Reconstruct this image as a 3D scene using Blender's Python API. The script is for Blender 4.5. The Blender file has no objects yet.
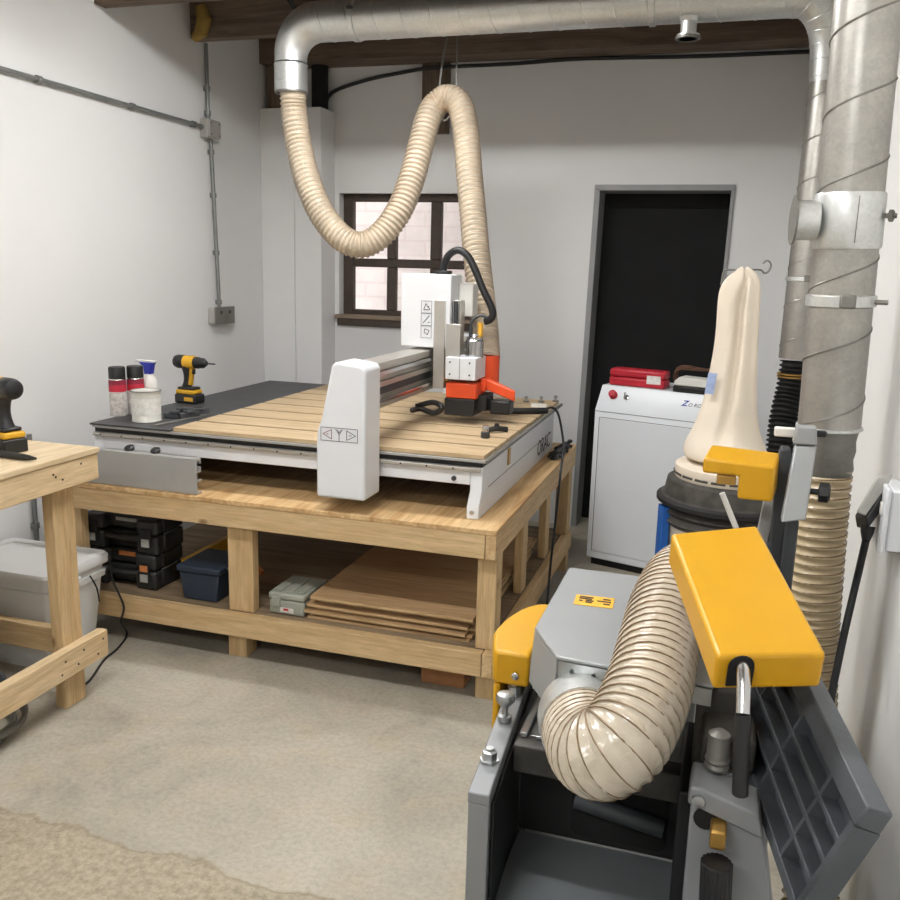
import bpy, bmesh, math, random
from mathutils import Vector, Matrix, Quaternion
random.seed(7)
SC = bpy.context.scene
COL = SC.collection
PI = math.pi

# ------------------------------------------------------------------ camera model
F, PITCH, ROLL, YAW, CH = 885.2, 0.2076, -0.02597, 0.30064, 1.55
fw = Vector((-math.sin(YAW)*math.cos(PITCH), math.cos(YAW)*math.cos(PITCH), -math.sin(PITCH)))
rt0 = Vector((math.cos(YAW), math.sin(YAW), 0)); dn0 = fw.cross(rt0)
c_, s_ = math.cos(ROLL), math.sin(ROLL)
RT = c_*rt0 + s_*dn0; DN = -s_*rt0 + c_*dn0
CP = Vector((0, 0, CH))
cd = bpy.data.cameras.new('camera'); cam = bpy.data.objects.new('camera', cd); COL.objects.link(cam)
cd.sensor_width = 36; cd.lens = F/900*36; cd.clip_start = 0.05
up = -DN
cam.matrix_world = Matrix(((RT.x, up.x, -fw.x, CP.x), (RT.y, up.y, -fw.y, CP.y), (RT.z, up.z, -fw.z, CP.z), (0, 0, 0, 1)))
SC.camera = cam
def ray(px, py): return RT*((px-450)/F) + DN*((py-450)/F) + fw
def ax(px, py, v): d = ray(px, py); return CP + d*((v-CP.x)/d.x)
def ay(px, py, v): d = ray(px, py); return CP + d*((v-CP.y)/d.y)
def az(px, py, v): d = ray(px, py); return CP + d*((v-CP.z)/d.z)
def ad(px, py, D): return CP + ray(px, py)*D

# ------------------------------------------------------------------ materials
def s2l(c):
    return tuple((x/255/12.92 if x/255 <= .04045 else ((x/255+.055)/1.055)**2.4) for x in c)
def newmat(name):
    m = bpy.data.materials.new(name); m.use_nodes = True
    nt = m.node_tree; b = nt.nodes['Principled BSDF']
    return m, nt, b
def L(nt, a, b): nt.links.new(a, b)
def coords(nt, scale=(1, 1, 1), space='Object'):
    tc = nt.nodes.new('ShaderNodeTexCoord'); mp = nt.nodes.new('ShaderNodeMapping')
    mp.inputs['Scale'].default_value = scale
    L(nt, tc.outputs[space], mp.inputs['Vector']); return mp.outputs['Vector']
def noise(nt, vec, scale, detail=4, rough=.55, dist=0):
    n = nt.nodes.new('ShaderNodeTexNoise'); n.inputs['Scale'].default_value = scale
    n.inputs['Detail'].default_value = detail; n.inputs['Roughness'].default_value = rough
    n.inputs['Distortion'].default_value = dist
    L(nt, vec, n.inputs['Vector']); return n.outputs['Fac']
def ramp(nt, fac, stops):
    r = nt.nodes.new('ShaderNodeValToRGB'); e = r.color_ramp.elements
    while len(e) < len(stops): e.new(.5)
    for el, (p, c) in zip(e, stops): el.position = p; el.color = (*c, 1)
    L(nt, fac, r.inputs['Fac']); return r.outputs['Color']
def mixc(nt, fac, a, b, mode='MIX'):
    m = nt.nodes.new('ShaderNodeMix'); m.data_type = 'RGBA'; m.blend_type = mode
    for sock, v in ((m.inputs[0], fac), (m.inputs[6], a), (m.inputs[7], b)):
        if hasattr(v, 'node'): L(nt, v, sock)
        elif isinstance(v, (int, float)): sock.default_value = v
        else: sock.default_value = (*v, 1)
    return m.outputs[2]
def bump(nt, b, h, strength=.2, dist=.01):
    n = nt.nodes.new('ShaderNodeBump'); n.inputs['Strength'].default_value = strength; n.inputs['Distance'].default_value = dist
    L(nt, h, n.inputs['Height']); L(nt, n.outputs['Normal'], b.inputs['Normal'])
def P(name, rgb, rough=.5, metal=0, var=.06, nscale=12, bmp=0, coat=0, stretch=(1, 1, 1), spec=None):
    """painted / plastic / metal surface with slight procedural unevenness"""
    m, nt, b = newmat(name); c = s2l(rgb)
    v = coords(nt, stretch); n = noise(nt, v, nscale)
    lo = tuple(x*(1-var) for x in c); hi = tuple(min(1, x*(1+var)) for x in c)
    L(nt, ramp(nt, n, [(.3, lo), (.7, hi)]), b.inputs['Base Color'])
    b.inputs['Roughness'].default_value = rough; b.inputs['Metallic'].default_value = metal
    if coat: b.inputs['Coat Weight'].default_value = coat; b.inputs['Coat Roughness'].default_value = .15
    if spec is not None: b.inputs['Specular IOR Level'].default_value = spec
    if bmp: bump(nt, b, noise(nt, v, nscale*6), bmp, .004)
    return m
def wood(name, light, dark, axis, rough=.6, knots=True, ring=9, seed=0):
    m, nt, b = newmat(name)
    st = [14, 14, 14]; st[axis] = 1.1
    tc = nt.nodes.new('ShaderNodeTexCoord'); mp = nt.nodes.new('ShaderNodeMapping')
    mp.inputs['Scale'].default_value = st; mp.inputs['Location'].default_value = (seed, seed*1.7, seed*.6)
    L(nt, tc.outputs['Object'], mp.inputs['Vector']); v = mp.outputs['Vector']
    n1 = noise(nt, v, 1.6, 3, .5, 1.2); n2 = noise(nt, v, ring, 5, .65)
    c1 = ramp(nt, n1, [(.32, s2l(light)), (.72, s2l(dark))])
    c2 = ramp(nt, n2, [(.35, (.80, .78, .74)), (.65, (1.06, 1.05, 1.04))])
    col = mixc(nt, 1.0, c1, c2, 'MULTIPLY')
    if knots:
        kv = [2.6, 2.6, 2.6]; kv[axis] = 1.5
        mk = nt.nodes.new('ShaderNodeMapping'); mk.inputs['Scale'].default_value = kv
        L(nt, tc.outputs['Object'], mk.inputs['Vector'])
        vo = nt.nodes.new('ShaderNodeTexVoronoi'); vo.inputs['Scale'].default_value = 1.6
        L(nt, mk.outputs['Vector'], vo.inputs['Vector'])
        kf = ramp(nt, vo.outputs['Distance'], [(.03, (1, 1, 1)), (.075, (0, 0, 0))])
        col = mixc(nt, kf, col, s2l((112, 76, 44)))
    L(nt, col, b.inputs['Base Color']); b.inputs['Roughness'].default_value = rough
    bump(nt, b, n2, .12, .003)
    return m
M = {}
PINE_L, PINE_D = (216, 189, 146), (194, 162, 116)
for a, nm in enumerate('xyz'):
    M['pine_'+nm] = wood('pine_'+nm, PINE_L, PINE_D, a)
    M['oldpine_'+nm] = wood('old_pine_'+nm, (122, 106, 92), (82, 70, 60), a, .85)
    M['pale_'+nm] = wood('pale_timber_'+nm, (228, 205, 168), (205, 176, 132), a)
M['ply_x'] = wood('plywood_top', (206, 172, 122), (160, 120, 74), 0, .6, False, 6, 3)
M['ply_y'] = wood('plywood_along', (222, 190, 142), (184, 142, 92), 1, .6, False, 6, 3)
M['shadeply'] = wood('shaded_shelf_plywood', (150, 130, 104), (116, 98, 76), 0, .8, False, 6, 3)  # grey-brown ply, darkened to carry the shade under the bench
M['birch'] = wood('birch_bench_top', (226, 206, 172), (208, 184, 146), 1, .55, False, 6, 5)
M['slat'] = wood('spoilboard_wood', (208, 186, 152), (192, 165, 127), 0, .6, False, 7, 2)
M['sheet'] = wood('hardboard_sheet', (196, 164, 124), (178, 146, 106), 0, .7, False, 5, 8)
M['sheetedge'] = wood('ply_sheet', (206, 178, 136), (176, 146, 104), 0, .7, False, 9, 4)
M['white'] = P('white_powder_coat', (224, 226, 229), .4, 0, .02, 5)
M['cabwhite'] = P('cool_white_enamel', (228, 232, 236), .35, 0, .02, 4)
M['offwhite'] = P('off_white_plastic', (222, 220, 214), .5, 0, .03)
M['black'] = P('black_plastic', (26, 26, 27), .45, 0, .2)
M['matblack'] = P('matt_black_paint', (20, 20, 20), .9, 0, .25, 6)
M['rubber'] = P('black_rubber', (24, 24, 24), .6, 0, .2)
M['darkgrey'] = P('dark_grey_casting', (62, 65, 68), .5, .1, .18, 14, .15)
M['fence'] = P('grey_black_casting', (84, 88, 92), .45, .15, .22, 16, .12)
M['dusty'] = P('dusty_black_casting', (70, 67, 62), .6, .1, .5, 16, .1)
M['machgrey'] = P('grey_machine_enamel', (134, 136, 137), .4, .1, .06, 6)
M['bedgrey'] = P('grey_bed_enamel', (112, 116, 118), .38, .2, .07, 8)
M['hood'] = P('silver_hood_paint', (160, 162, 162), .42, .25, .03, 9)
M['silver'] = P('anodised_aluminium', (190, 186, 178), .36, .6, .05, 8)
M['alu'] = P('brushed_grey_aluminium', (176, 175, 172), .45, .3, .04, 8)
M['steel'] = P('bright_steel', (200, 200, 200), .22, 1, .06, 30)
M['zinc'] = P('zinc_plated_steel', (178, 180, 180), .34, .9, .12, 40)
M['greysteel'] = P('dull_grey_steel', (128, 126, 120), .5, .5, .1, 10)
M['conduit'] = P('galvanised_conduit', (140, 142, 140), .45, .6, .1, 10)
M['galvbox'] = P('grey_electrical_box', (176, 174, 168), .5, .2, .05, 10)
M['yellow'] = P('yellow_paint', (208, 154, 10), .42, 0, .03, 6, coat=.1)
M['toolyellow'] = P('yellow_plastic', (214, 162, 34), .45, 0, .06)
M['orange'] = P('orange_enamel', (232, 84, 40), .4, 0, .05)
M['red'] = P('red_plastic', (186, 36, 52), .4, 0, .08)
M['blue'] = P('blue_steel', (26, 92, 172), .4, 0, .05)
M['bluesp'] = P('blue_trigger_plastic', (52, 60, 168), .4, 0, .05)
M['navy'] = P('navy_plastic', (38, 50, 66), .55, 0, .1)
M['case'] = P('black_case_plastic', (40, 41, 40), .5, 0, .2, 14)
M['sage'] = P('grey_green_plastic', (158, 162, 150), .6, 0, .05)
M['bucket'] = P('white_bucket_plastic', (226, 227, 226), .4, 0, .02)
M['label'] = P('paper_label', (222, 220, 214), .6, 0, .12, 60)
M['orlabel'] = P('orange_label', (206, 130, 74), .6, 0, .1, 50)
M['cardlabel'] = P('grey_label', (170, 170, 166), .6, 0, .12, 60)
M['pinklabel'] = P('wine_red_label', (140, 40, 62), .45, 0, .1, 40)
M['redlabel'] = P('red_band_label', (196, 44, 66), .45, 0, .1, 40)
M['canlabel'] = P('printed_can_label', (206, 200, 194), .45, 0, .28, 70)
M['tin'] = P('grey_white_tin_paint', (206, 204, 196), .4, .1, .1, 22)
M['ink'] = P('black_ink', (40, 36, 36), .6, 0, .05)
M['wineink'] = P('dark_red_ink', (120, 52, 66), .6, 0, .05)
M['blueink'] = P('blue_ink', (28, 64, 150), .6, 0, .05)
M['cloth'] = P('cream_filter_cloth', (226, 214, 196), .9, 0, .05, 7, .25)
M['clothlabel'] = P('pale_blue_label', (150, 166, 200), .7, 0, .15, 60)
M['clear'] = P('cloudy_clear_plastic', (196, 190, 178), .35, 0, .15, 12)
M['stick'] = P('yellow_sticker', (236, 180, 60), .5, 0, .08, 30)
M['brass'] = P('brass', (190, 150, 80), .35, .8, .1)
M['winwood'] = P('dark_brown_window_paint', (70, 58, 50), .6, 0, .25, 18, .2)
M['sill'] = P('worn_sill_timber', (140, 122, 104), .7, 0, .15, 14)
M['doorframe'] = P('grey_door_frame', (150, 151, 150), .5, 0, .05)
M['cable'] = P('black_cable_sheath', (30, 30, 32), .5, 0, .1)
M['greycable'] = P('grey_cable_sheath', (96, 94, 86), .55, 0, .2, 30)
M['slotshade'] = P('slot_shade_brown', (112, 92, 66), .8, 0, .2, 30)  # brown that paints the shade inside the bed grooves
M['mat'] = P('black_phenolic_bed', (60, 61, 63), .5, 0, .2, 9)
M['cork'] = P('brown_particle_block', (160, 112, 72), .8, 0, .12, 18)
M['foam'] = P('dried_expanding_foam', (150, 122, 60), .9, 0, .2, 20, .4)
M['rusty'] = P('rusty_wire', (104, 74, 58), .7, .3, .3, 40)
def hose_mat(name, base, alpha_spec=.35):
    m, nt, b = newmat(name)
    v = coords(nt); n = noise(nt, v, 9, 4); c = s2l(base)
    L(nt, ramp(nt, n, [(.3, tuple(x*.82 for x in c)), (.7, tuple(min(1, x*1.08) for x in c))]), b.inputs['Base Color'])
    b.inputs['Roughness'].default_value = alpha_spec
    b.inputs['Transmission Weight'].default_value = .06
    b.inputs['Coat Weight'].default_value = .35; b.inputs['Coat Roughness'].default_value = .18
    bump(nt, b, noise(nt, v, 30, 3, .5, 1), .5, .008)
    return m
M['hose'] = hose_mat('cream_ducting_film', (196, 182, 160))
M['hoseclear'] = hose_mat('clear_ducting_film', (206, 194, 174), .2)
M['hosedust'] = hose_mat('dusty_ducting_film', (212, 192, 154), .4)
M['wire'] = P('brown_helix_wire', (186, 164, 138), .4, 0, .1, 40)
M['darkwire'] = P('dark_helix_wire', (132, 110, 84), .45, .3, .15, 40)
def galv(name, rgb, blotch=.16, rough=.3):
    m, nt, b = newmat(name); c = s2l(rgb)
    v = coords(nt); vo = nt.nodes.new('ShaderNodeTexVoronoi'); vo.inputs['Scale'].default_value = 150
    L(nt, v, vo.inputs['Vector'])
    n = noise(nt, v, 7, 6, .7)
    c1 = ramp(nt, n, [(.3, tuple(x*(1-blotch) for x in c)), (.7, c)])
    sp = nt.nodes.new('ShaderNodeSeparateColor'); L(nt, vo.outputs['Color'], sp.inputs[0])
    c2 = ramp(nt, sp.outputs[0], [(0, (.92, .92, .92)), (1, (1.05, 1.05, 1.05))])
    L(nt, mixc(nt, .8, c1, c2, 'MULTIPLY'), b.inputs['Base Color'])
    b.inputs['Metallic'].default_value = .85
    rr = ramp(nt, n, [(.3, (rough+.14,)*3), (.7, (rough,)*3)]); L(nt, rr, b.inputs['Roughness'])
    return m
M['galv'] = galv('galvanised_duct', (222, 224, 222), .08, .34)
M['galvdirty'] = galv('dusty_galvanised_duct', (190, 187, 180), .3, .34)
M['galvdull'] = galv('dull_galvanised', (150, 148, 142), .25, .5)
def wallmat(name, rgb, planks=False):
    m, nt, b = newmat(name); c = s2l(rgb)
    v = coords(nt); n = noise(nt, v, 1.3, 5, .6)
    L(nt, ramp(nt, n, [(.3, tuple(x*.95 for x in c)), (.7, c)]), b.inputs['Base Color'])
    b.inputs['Roughness'].default_value = .6
    bump(nt, b, noise(nt, v, 28, 5), .08, .004); return m
M['wall'] = wallmat('white_wall_paint', (231, 231, 230))
M['wallr'] = wallmat('white_wall_paint_gloss', (235, 235, 233))
def floormat():
    m, nt, b = newmat('concrete_floor')
    v = coords(nt)
    n1 = noise(nt, v, 1.8, 6, .65, .6); n2 = noise(nt, v, 60, 3, .7); n3 = noise(nt, v, 7, 5, .6)
    base = ramp(nt, n1, [(.28, s2l((148, 142, 128))), (.5, s2l((174, 167, 152))), (.75, s2l((190, 183, 168)))])
    warm = mixc(nt, ramp(nt, n3, [(.5, (0, 0, 0)), (.8, (.4, .4, .4))]), base, s2l((184, 168, 138)))
    smooth = mixc(nt, 1, warm, ramp(nt, n2, [(.3, (.84, .84, .83)), (.6, (1.05, 1.05, 1.04))]), 'MULTIPLY')
    # older, rougher slab in front of a wandering crack
    r1 = noise(nt, v, 45, 6, .8); r2 = noise(nt, v, 3, 3, .6)
    rough_c = mixc(nt, 1, ramp(nt, r2, [(.3, s2l((166, 156, 136))), (.7, s2l((182, 171, 150)))]),
                   ramp(nt, r1, [(.35, (.62, .6, .56)), (.6, (1.06, 1.05, 1.03))]), 'MULTIPLY')
    sx = nt.nodes.new('ShaderNodeSeparateXYZ'); L(nt, v, sx.inputs[0])
    nz = noise(nt, v, 4.5, 4, .6)
    ma = nt.nodes.new('ShaderNodeMath'); ma.operation = 'MULTIPLY_ADD'; ma.inputs[1].default_value = .16; L(nt, nz, ma.inputs[0]); L(nt, sx.outputs[1], ma.inputs[2])
    # y + .16*noise against the crack line, which swings towards the camera on the right
    mx = nt.nodes.new('ShaderNodeMath'); mx.operation = 'MULTIPLY_ADD'; mx.inputs[1].default_value = .04; L(nt, sx.outputs[0], mx.inputs[0]); L(nt, ma.outputs[0], mx.inputs[2])
    d = nt.nodes.new('ShaderNodeMath'); d.operation = 'SUBTRACT'; d.inputs[1].default_value = 1.785; L(nt, mx.outputs[0], d.inputs[0])
    msk = ramp(nt, d.outputs[0], [(0, (1, 1, 1)), (.012, (0, 0, 0))])
    ab = nt.nodes.new('ShaderNodeMath'); ab.operation = 'ABSOLUTE'; L(nt, d.outputs[0], ab.inputs[0])
    line = ramp(nt, ab.outputs[0], [(.002, (.55, .55, .55)), (.007, (0, 0, 0))])
    col = mixc(nt, msk, smooth, rough_c); col = mixc(nt, line, col, s2l((140, 128, 106)))
    L(nt, col, b.inputs['Base Color']); b.inputs['Roughness'].default_value = .7
    bump(nt, b, r1, .25, .006); return m
M['floor'] = floormat()
def brickmat():
    m, nt, b = newmat('white_painted_brick')
    tc = nt.nodes.new('ShaderNodeTexCoord'); mp = nt.nodes.new('ShaderNodeMapping'); mp.inputs['Rotation'].default_value = (PI/2, 0, 0)
    L(nt, tc.outputs['Object'], mp.inputs['Vector'])
    br = nt.nodes.new('ShaderNodeTexBrick'); L(nt, mp.outputs['Vector'], br.inputs['Vector'])
    br.inputs['Scale'].default_value = 1; br.inputs['Brick Width'].default_value = .3; br.inputs['Row Height'].default_value = .1; br.inputs['Mortar Size'].default_value = .008
    br.inputs['Color1'].default_value = (*s2l((246, 241, 238)), 1); br.inputs['Color2'].default_value = (*s2l((244, 238, 235)), 1); br.inputs['Mortar'].default_value = (*s2l((238, 229, 226)), 1)
    L(nt, br.outputs['Color'], b.inputs['Base Color']); b.inputs['Roughness'].default_value = .8
    bump(nt, b, br.outputs['Fac'], -.3, .01); return m
M['brick'] = brickmat()
def glassmat():
    m = bpy.data.materials.new('window_glass'); m.use_nodes = True; nt = m.node_tree; nt.nodes.clear()
    o = nt.nodes.new('ShaderNodeOutputMaterial'); t = nt.nodes.new('ShaderNodeBsdfTransparent'); g = nt.nodes.new('ShaderNodeBsdfGlossy'); g.inputs['Roughness'].default_value = .05
    v = coords(nt); n = noise(nt, v, 6); c = ramp(nt, n, [(.3, (.93, .92, .92)), (.7, (1, .99, .99))]); L(nt, c, t.inputs['Color'])
    mx = nt.nodes.new('ShaderNodeMixShader'); mx.inputs[0].default_value = .05
    L(nt, t.outputs[0], mx.inputs[1]); L(nt, g.outputs[0], mx.inputs[2]); L(nt, mx.outputs[0], o.inputs[0]); return m
M['glass'] = glassmat()
def emit(name, rgb, s):
    m, nt, b = newmat(name); b.inputs['Base Color'].default_value = (*rgb, 1)
    b.inputs['Emission Color'].default_value = (*rgb, 1); b.inputs['Emission Strength'].default_value = s; return m
LAMP_A, LAMP_FILL = 58, 60
M['lampA'] = emit('lit_tube_diffuser', (1, 1, 1), LAMP_A)
M['lampFill'] = emit('fill_tube_diffuser', (1, 1, 1), LAMP_FILL)  # diffuser of the two unseen lamps added for fill

# ------------------------------------------------------------------ mesh helpers
class MB:
    def __init__(s): s.v = []; s.f = []
    def add(s, vs, fs):
        o = len(s.v); s.v += [Vector(v) for v in vs]; s.f += [tuple(i+o for i in f) for f in fs]; return s
    def box(s, x0, x1, y0, y1, z0, z1, mat=None):
        vs = [Vector(p) for p in ((x0,y0,z0),(x1,y0,z0),(x1,y1,z0),(x0,y1,z0),(x0,y0,z1),(x1,y0,z1),(x1,y1,z1),(x0,y1,z1))]
        if mat: vs = [mat @ v for v in vs]
        return s.add(vs, [(0,3,2,1),(4,5,6,7),(0,1,5,4),(1,2,6,5),(2,3,7,6),(3,0,4,7)])
    def hexa(s, lo, hi):
        n = len(lo); vs = list(lo)+list(hi)
        fs = [tuple(reversed(range(n))), tuple(range(n, 2*n))]+[(i,(i+1)%n,n+(i+1)%n,n+i) for i in range(n)]
        return s.add(vs, fs)
    def prism(s, poly, ext):
        ext = Vector(ext); lo = [Vector(p) for p in poly]; return s.hexa(lo, [p+ext for p in lo])
    def tube(s, pts, r, seg=12, cap=True, closed=False, ry=None):
        pts = [Vector(p) for p in pts]; n = len(pts)
        rs = r if isinstance(r, (list, tuple)) else [r]*n
        tg = []
        for i in range(n):
            a = pts[(i-1) % n] if (closed or i > 0) else pts[i]; b = pts[(i+1) % n] if (closed or i < n-1) else pts[i]
            t = b-a; tg.append(t.normalized() if t.length > 1e-9 else Vector((0,0,1)))
        t0 = tg[0]; u = t0.orthogonal().normalized()
        if ry: u = (Vector(ry)-t0*Vector(ry).dot(t0)).normalized()
        vs = []; prev = t0
        for i in range(n):
            q = prev.rotation_difference(tg[i]); u = (q @ u); u = (u-tg[i]*u.dot(tg[i])).normalized(); prev = tg[i]
            w = tg[i].cross(u)
            for k in range(seg):
                a = 2*PI*k/seg; vs.append(pts[i]+(u*math.cos(a)+w*math.sin(a))*rs[i])
        fs = []
        for i in range(n if closed else n-1):
            j = (i+1) % n
            for k in range(seg):
                k2 = (k+1) % seg; fs.append((i*seg+k, i*seg+k2, j*seg+k2, j*seg+k))
        if cap and not closed:
            fs.append(tuple(reversed(range(seg)))); fs.append(tuple((n-1)*seg+k for k in range(seg)))
        return s.add(vs, fs)
    def cyl(s, p0, p1, r, seg=24, r1=None): return s.tube([p0, p1], [r, r if r1 is None else r1], seg)
    def lathe(s, prof, c=(0,0,0), axis=(0,0,1), seg=28):
        q = Vector((0,0,1)).rotation_difference(Vector(axis)); c = Vector(c); vs = []
        for r, z in prof:
            for k in range(seg):
                a = 2*PI*k/seg; vs.append(c + q @ Vector((r*math.cos(a), r*math.sin(a), z)))
        n = len(prof); fs = []
        for i in range(n-1):
            for k in range(seg):
                k2 = (k+1) % seg; fs.append((i*seg+k, i*seg+k2, (i+1)*seg+k2, (i+1)*seg+k))
        fs.append(tuple(reversed(range(seg)))); fs.append(tuple((n-1)*seg+k for k in range(seg)))
        return s.add(vs, fs)
def B(*a, **k): return MB().box(*a, **k)
def base_of(mb):
    xs = [v.x for v in mb.v]; ys = [v.y for v in mb.v]; zs = [v.z for v in mb.v]
    return Vector(((min(xs)+max(xs))/2, (min(ys)+max(ys))/2, min(zs)))
def mesh_from(name, mb, mat, origin, inv=None, smooth=True):
    me = bpy.data.meshes.new(name)
    vs = [((inv @ v) if inv else v-origin) for v in mb.v]
    me.from_pydata([tuple(v) for v in vs], [], mb.f); me.update()
    bm = bmesh.new(); bm.from_mesh(me); bmesh.ops.recalc_face_normals(bm, faces=bm.faces); bm.to_mesh(me); bm.free()
    if smooth:
        for p in me.polygons: p.use_smooth = True
        me.set_sharp_from_angle(angle=math.radians(38))
    me.materials.append(M[mat]); return me
def tag(o, label, cat, group=None):
    o['label'] = label; o['category'] = cat
    if group: o['group'] = group
    return o
def thing(name, label, cat, loc, rz=0, group=None):
    o = bpy.data.objects.new(name, None); COL.objects.link(o); o.empty_display_size = .05
    o.location = loc; o.rotation_euler = (0, 0, rz); return tag(o, label, cat, group)
def inv_of(o):
    m = Matrix.Translation(o.location) @ o.rotation_euler.to_matrix().to_4x4()
    if o.parent: m = MW[o.parent.name] @ m
    return m
MW = {}
def part(name, mb, mat, parent, bevel=0, label=None, local=False, kind=None, seg=2):
    """a child mesh; vertices are given in world space unless local (then in the parent's frame)"""
    root = parent
    while root.parent: root = root.parent
    W = Matrix.Translation(root.location) @ root.rotation_euler.to_matrix().to_4x4()
    me = mesh_from(name, mb, mat, Vector((0,0,0)), None if local else W.inverted())
    if local: pass
    o = bpy.data.objects.new(name, me); COL.objects.link(o); o.parent = parent
    if bevel: bev(o, bevel, seg)
    if label: o['label'] = label
    if kind: o['kind'] = kind
    return o
def bev(o, w, seg=2):
    md = o.modifiers.new('bevel', 'BEVEL'); md.width = w; md.segments = seg; md.limit_method = 'ANGLE'; md.angle_limit = math.radians(40)
def single(name, mb, mat, label, cat, bevel=0, group=None):
    org = base_of(mb); me = mesh_from(name, mb, mat, org); o = bpy.data.objects.new(name, me); COL.objects.link(o); o.location = org
    if bevel: bev(o, bevel)
    return tag(o, label, cat, group)
def struct(name, mb, mat, bevel=0, parent=None):
    if parent: o = part(name, mb, mat, parent, bevel); return o
    me = mesh_from(name, mb, mat, Vector((0,0,0))); o = bpy.data.objects.new(name, me); COL.objects.link(o); o['kind'] = 'structure'
    if bevel: bev(o, bevel)
    return o
def copy_tree(o, parent=None):
    c = o.copy(); COL.objects.link(c)
    if parent: c.parent = parent
    for ch in [x for x in bpy.data.objects if x.parent == o]: copy_tree(ch, c)
    return c
def spline(pts, step=.01, closed=False):
    """Catmull-Rom through pts, resampled evenly"""
    p = [Vector(q) for q in pts]; n = len(p); out = []
    rng = n if closed else n-1
    for i in range(rng):
        p0 = p[(i-1) % n] if (closed or i > 0) else p[0]*2-p[1]; p1 = p[i]; p2 = p[(i+1) % n]
        p3 = p[(i+2) % n] if (closed or i+2 < n) else p[-1]*2-p[-2]
        for k in range(24):
            t = k/24; out.append(.5*((2*p1)+(-p0+p2)*t+(2*p0-5*p1+4*p2-p3)*t*t+(-p0+3*p1-3*p2+p3)*t**3))
    out.append(p[0].copy() if closed else p[-1].copy())
    d = [0]
    for a, b in zip(out, out[1:]): d.append(d[-1]+(b-a).length)
    tot = d[-1]; m = max(2, int(round(tot/step))); res = []; j = 0
    for k in range(m+1):
        s = tot*k/m
        while j < len(d)-2 and d[j+1] < s: j += 1
        f = (s-d[j])/max(1e-9, d[j+1]-d[j]); res.append(out[j].lerp(out[j+1], f))
    return res, tot
def frames(pts):
    n = len(pts); tg = []
    for i in range(n): tg.append((pts[min(n-1, i+1)]-pts[max(0, i-1)]).normalized())
    u = tg[0].orthogonal().normalized(); fr = []; prev = tg[0]
    for i in range(n):
        u = prev.rotation_difference(tg[i]) @ u; u = (u-tg[i]*u.dot(tg[i])).normalized(); prev = tg[i]; fr.append((u, tg[i].cross(u)))
    return fr
def phases(pts, r, pitch):
    """turn count along the path; the outside of a bend keeps its pitch, the inside is squeezed"""
    ph = [0]
    for i in range(1, len(pts)):
        a = pts[max(0, i-3)]; b = pts[i]; c = pts[min(len(pts)-1, i+3)]
        u, v = (b-a), (c-b); k = 0
        if u.length > 1e-6 and v.length > 1e-6: k = u.angle(v)/((u.length+v.length)/2)
        ph.append(ph[-1]+(b-pts[i-1]).length*(1+min(1.2, r*k*.85))/pitch)
    return ph
def helix(pts, r, pitch, tot, wr, per=22, phase=0, seg=5, ph=None):
    """a wire wound round the path pts"""
    fr = frames(pts); w = []
    if ph is None: ph = [tot/pitch*i/(len(pts)-1) for i in range(len(pts))]
    n = max(8, int(ph[-1]*per)); i = 0
    for k in range(n+1):
        q = ph[-1]*k/n
        while i < len(pts)-2 and ph[i+1] < q: i += 1
        t = min(1, max(0, (q-ph[i])/max(1e-9, ph[i+1]-ph[i])))
        c = pts[i].lerp(pts[i+1], t); u = fr[i][0].lerp(fr[i+1][0], t); v = fr[i][1].lerp(fr[i+1][1], t); a = 2*PI*q+phase
        w.append(c+(u*math.cos(a)+v*math.sin(a))*r)
    return MB().tube(w, wr, seg)
def hose(root, pts, r, pitch, amp, mat, wiremat, wr=.0016, seg=28, per=8):
    path, tot = spline(pts, pitch/per); ph = phases(path, r, pitch)
    rs = [r+amp*(.5+.5*math.cos(2*PI*q))**1.5-amp*.5 for q in ph]
    part('hose_wall', MB().tube(path, rs, seg, cap=True), mat, root)
    part('helix_wire', helix(path, r+amp*.35-wr*.3, pitch, tot, wr, ph=ph), wiremat, root, label='thin brown wire wound round the hose')
    return path
def text(root, name, body, size, at, right, upv, mat, depth=.0006, bold=False, shear=0):
    cu = bpy.data.curves.new(name, 'FONT'); cu.body = body; cu.size = size; cu.extrude = depth; cu.align_x = 'CENTER'; cu.align_y = 'CENTER'; cu.shear = shear
    if bold: cu.offset = size*.02
    cu.resolution_u = 3
    o = bpy.data.objects.new(name, cu); COL.objects.link(o)
    me = bpy.data.meshes.new_from_object(o.evaluated_get(bpy.context.evaluated_depsgraph_get())) if False else None
    bpy.context.view_layer.update()
    dg = bpy.context.evaluated_depsgraph_get(); me = bpy.data.meshes.new_from_object(o.evaluated_get(dg))
    bpy.data.objects.remove(o); bpy.data.curves.remove(cu)
    r = Vector(right).normalized(); u = Vector(upv).normalized(); n = r.cross(u)
    mb = MB(); mb.add([Vector(at)+r*v.co.x+u*v.co.y+n*v.co.z for v in me.vertices], [tuple(p.vertices) for p in me.polygons])
    bpy.data.meshes.remove(me)
    return part(name, mb, mat, root)
def strip(a, b, w, n, th=.001):
    """thin flat bar from a to b lying in the plane with normal n"""
    a = Vector(a); b = Vector(b); n = Vector(n).normalized(); d = (b-a).normalized(); s = n.cross(d)*w/2
    lo = [a-s, b-s, b+s, a+s]; return lo, [p+n*th for p in lo]

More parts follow.
